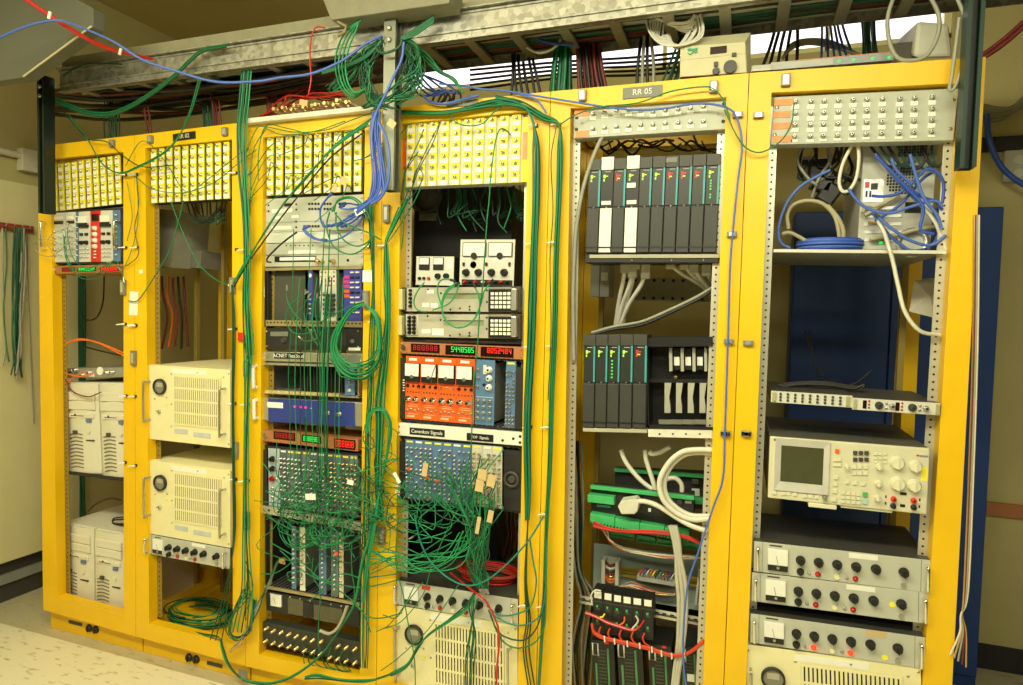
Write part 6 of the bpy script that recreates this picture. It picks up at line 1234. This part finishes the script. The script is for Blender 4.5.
for i in range(4): cab('wire of the red and white harness over the relay modules',[(30,285+3*i),(60,295+3*i),(100,312+3*i),(150,338+3*i),(205,356+3*i),(280,380+2*i),(320,372),(352,330)],.05,.003,[red,wcab,pink,red][i],'red and white harness of the relay modules',z=ZK)
for q,mt in (([(245,312),(240,340),(215,358)],ocab),([(305,305),(318,335),(285,378)],wcab),([(135,295),(125,310),(110,314)],yst),([(65,235),(62,190),(85,165),(115,170)],wcab)): cab({ocab:'short orange wire',wcab:'short white wire',yst:'short yellow wire'}[mt]+(' curling over the left end of the relay row' if q[0][0]==65 else ' curving down a relay module face'),q,.05,.003,mt,z=ZK)
for x,y in ((135,425),(190,438),(260,452),(328,463),(395,484),(447,505),(503,519),(570,515)):
    p=at(*ZK(x,y+6),.038); o=MB().tube([p+Vector((.001,-.002,-.010)),p+Vector((-.001,-.002,.010))],.0028,6).build('cable_tie',white); tag(o,'white tie round the thick red harness of the relay modules','cable tie','white ties on the red harness')
for i in range(8): cab('grey cable bunched at the lower left inside of the fifth rack',[(566+2*i,440),(570+2*i,520),(574+i,570),(580+2*i,600),(572+3*i,650+R.uniform(-10,10)),(575+2*i,690)],.16+.015*i,.005,[gcab,bcab,dgreen,gcab][i%4],'grey cables at the lower left of the fifth rack',jit=2)
for i in range(5): cab('coloured wire looping on the back plate of the fifth rack',[(140,140+6*i),(230,135+4*i),(290,125+5*i),(360,150+4*i),(440,180+3*i),(520,190)],.26,.003,[gcab,ocab,wcab,red,brass][i],'coloured wires on the back plate',z=ZK,jit=1)
# ---------------------------------------------------------------- rightmost rack cables
GB='blue cables hung over the grey computer'
for q in ([(470,240),(520,300),(560,350),(640,430),(712,500)],[(722,425),(724,350),(700,305),(660,300),(620,335),(560,385),(500,400),(455,398)],[(370,372),(395,410),(440,445),(520,463),(600,440),(690,415),(725,440)],[(458,458),(500,520),(540,560),(600,602),(660,595),(700,560),(716,500)],[(560,345),(640,400),(700,420),(722,450)],[(470,250),(540,320),(600,380),(650,440),(640,520),(690,540)],[(470,490),(560,430),(640,340),(680,310)],[(600,240),(620,320),(650,400),(700,470),(720,520)],[(530,255),(545,300),(600,350)],[(480,478),(530,520),(600,565),(680,580),(735,545)]): cab('blue cable draped over the back of the grey computer',q,.06+R.uniform(-.03,.03),.0048,[blue,MATS['light_blue_cable']][len(q)%2],GB,z=ZG,jit=.5)
cab('long blue cable looping down the left of the rightmost shelf',[(300,300),(240,330),(180,370),(130,440),(106,530),(118,575),(150,592)],.08,.005,MATS['light_blue_cable'],z=ZG)
p0=at(*ZG(300,592),.12)
for i in range(7):
    ph=R.uniform(0,6.28); rr_=.085+.012*R.random(); P=[Vector((p0.x+rr_*math.cos(ph+t*.53),.14+rr_*.75*math.sin(ph+t*.53),sf.o.z+sf.H+.008+.005*i)) for t in range(13)]
    cabw('blue cable of the flat coil lying on the shelf in the rightmost rack',P,.0042,[blue,MATS['light_blue_cable']][i%2],'blue coil on the rightmost shelf',n=4)
cab('white cable hanging in a narrow loop left of the grey computer',[(388,195),(350,270),(334,340),(345,378),(372,375),(398,330),(408,260),(404,200)],.06,.0055,wcab,z=ZG)
for q in ([(145,520),(140,470),(160,432),(210,415),(270,425),(315,470),(332,530),(335,585)],[(290,432),(330,480),(350,530),(345,585)],[(120,540),(150,535),(200,560),(240,590)],[(500,470),(440,440),(420,460)],[(560,390),(480,440),(430,470)],[(450,560),(540,545),(640,520),(720,510)]): cab('beige grey cable curving on the shelf of the rightmost rack',q,.10,.0065,MATS['beige_cable'],'beige cables on the rightmost shelf',z=ZG)
cab('long white cable dropping from the computer below the shelf',pl(ZG,[(480,490,.06),(505,540,.04),(520,590,-.01),(535,640,-.01)])+[(898,285,-.01),(905,312,-.01),(920,331,0),(940,335,.03)],r=.0058,mat=wcab)
cab('pale cable slanting down the right of the grey computer',[(640,430),(690,490),(715,545),(735,600)],.05,.0055,wcab,z=ZG)
for i in range(14):
    x=R.uniform(185,420); cab('black cable tangled under the rightmost connector panel',[(x,195),(x+R.uniform(-30,30),240+R.uniform(0,40)),(x+R.uniform(-60,30),290+R.uniform(0,40)),(x+R.uniform(-90,60),320+R.uniform(0,90))],.18+R.uniform(-.05,.08),.005,[bcab,bcab,dgreen,gcab][i%4],'black tangle under the rightmost connector panel',z=ZG)
for i in range(3):
    p=at(*ZG(255+20*i,300+45*i),.2); o=MB().box(-.03,.03,-.02,.02,-.035,.035).build('power_plug',black,None,.008); o.location=p; o.rotation_euler=(0,.3*i,0); tag(o,'black power plug, '+ORD[i]+' from the top, hanging in the rightmost tangle','plug')
for i in range(8): cab('black cable hanging beside the top of the grey computer',[(440+35*i,195),(470+30*i,230),(520+26*i,270+R.uniform(0,30)),(600+18*i,250+R.uniform(-10,60))],.09,.0045,[bcab,dgreen][i%2],'black cables over the grey computer',z=ZG,jit=1)
for i in range(3): cab('black cable lying on the left thin unit of the rightmost rack',[(110,78-6*i),(220,62-5*i),(340,66-6*i),(440,80-5*i),(490,62),(480,80)],.15+.02*i,.005,bcab,'black cables on the left thin unit',z=ZH)
for i in range(2): cab('thin dark cable hanging against the blue door',[(805+4*i,330),(820,372+4*i),(850,385),(872,370)],.5,.003,bcab,'thin cables before the blue door')
# wall outlet
p=at(1016,168,YB-.001); ot=empty('wall_outlet',p); tag(ot,'pale wall outlet box on the right wall','outlet')
MB().box(-.055,.07,-.03,0,-.065,.075).build('box',M('outlet_grey',(.52,.52,.46),.4),ot,.006)
for zz in (-.03,.03): MB().lathe(0,zz,[(.02,-.034),(.022,-.03)],16).build('socket',M('outlet_pale',(.7,.7,.62),.4),ot)

# small conduit boxes on the left wall
p=atx(24,161,XL); o=empty('conduit_box',p); tag(o,'small pale conduit box on the wall above the cream cabinet','junction box')
MB().box(.001,.05,-.04,.04,-.06,.06).build('box',M('conduit_pale',(.62,.60,.46),.5),o,.004); MB().tube([(.025,-.04,.02),(.025,-.9,.02)],.018,10).build('conduit',MATS['conduit_pale'],o)
# small things in the rightmost rack and behind
p=at(928,296,.25); o=MB().add([(-.04,0,.05),(.03,.01,.06),(.05,.0,-.03),(.02,-.012,-.07),(-.05,.0,-.05),(0,-.02,0)],[(0,5,1),(1,5,2),(2,5,3),(3,5,4),(4,5,0),(0,1,2,3,4)]).build('paper_bag',M('crumpled_paper',(.58,.54,.44),.7)); o.location=p; tag(o,'crumpled pale paper packet hanging at the right inside the rightmost rack','packet')
p0=at(911,262,.62); p1=Vector((at(908,395,.62).x,.62,0.0)); o=MB().tube([(0,0,0),p1-p0],.012,10).build('conduit_pipe',M('conduit_beige',(.50,.46,.28),.5)); o.location=p0; tag(o,'thin beige conduit pipe standing between the rightmost rack and blue cabinet','pipe')
# extra thin loops of the green tangles
for i in range(26):
    x=R.uniform(180,590); y=R.uniform(230,560); a=R.uniform(-1,1)
    cab('thin green cable looping in the tangle before the third rack',[(x,y,-.02),(x+50*a,y+R.uniform(20,90),-.05),(x+R.uniform(-120,120),y+R.uniform(60,180),-.055),(x+R.uniform(-200,200),y+R.uniform(20,240),-.05),(x+R.uniform(-200,220),y+R.uniform(-120,300),-.03)],-.04,.0023,MC[i%4],'thin loops before the third rack',z=ZS)
for i in range(18):
    x=R.uniform(90,560); y=R.uniform(150,420); a=R.uniform(-1,1)
    cab('thin green cable looping in the tangle before the blue crate',[(x,y,-.02),(x+40*a,y+R.uniform(30,80),-.05),(x+R.uniform(-100,60),y+R.uniform(90,190),-.055),(x+R.uniform(-160,20),y+R.uniform(120,260),-.05),(R.uniform(-20,120),y+R.uniform(60,240),-.04)],-.04,.0024,MC[i%4],'thin loops before the blue crate',z=ZO)
for i in range(24):
    x=R.uniform(600,760); y=R.uniform(60,600)
    cab('thin green cable curling on the post between third and fourth racks',[(x,y),(x+R.uniform(-60,60),y+R.uniform(30,80)),(x+R.uniform(-90,90),y+R.uniform(80,140)),(x+R.uniform(-60,60),y+R.uniform(60,200))],-.03-.02*R.random(),.0022,MC[i%4],'thin curls on the post between third and fourth racks',z=ZS)
# build the green coaxial cables: the largest as things, the remaining thin ones as one tangle
LATER.sort(key=lambda q:(-q[0],q[1]))
for q in LATER[:296]: cab_now(*q[2:])
b=MB(); gm=[green,dgreen,green2,steel,white,brass]
for q in LATER[296:]:
    mi=gm.index(q[5]) if q[5] in gm else 0
    sp=smooth_path(q[3],q[9]); b.tube(sp,q[4],6,mi)
    if q[10] is not None and q[10] in gm:
        d=(sp[1]-sp[0]).normalized(); b.tube([sp[0]-d*.004,sp[0]+d*.018],q[4]*1.7,8,gm.index(q[10]))
if b.v: tag(b.build('cable_tangle',gm),'tangle of short thin green cables scattered over the racks','cables',None,'stuff')
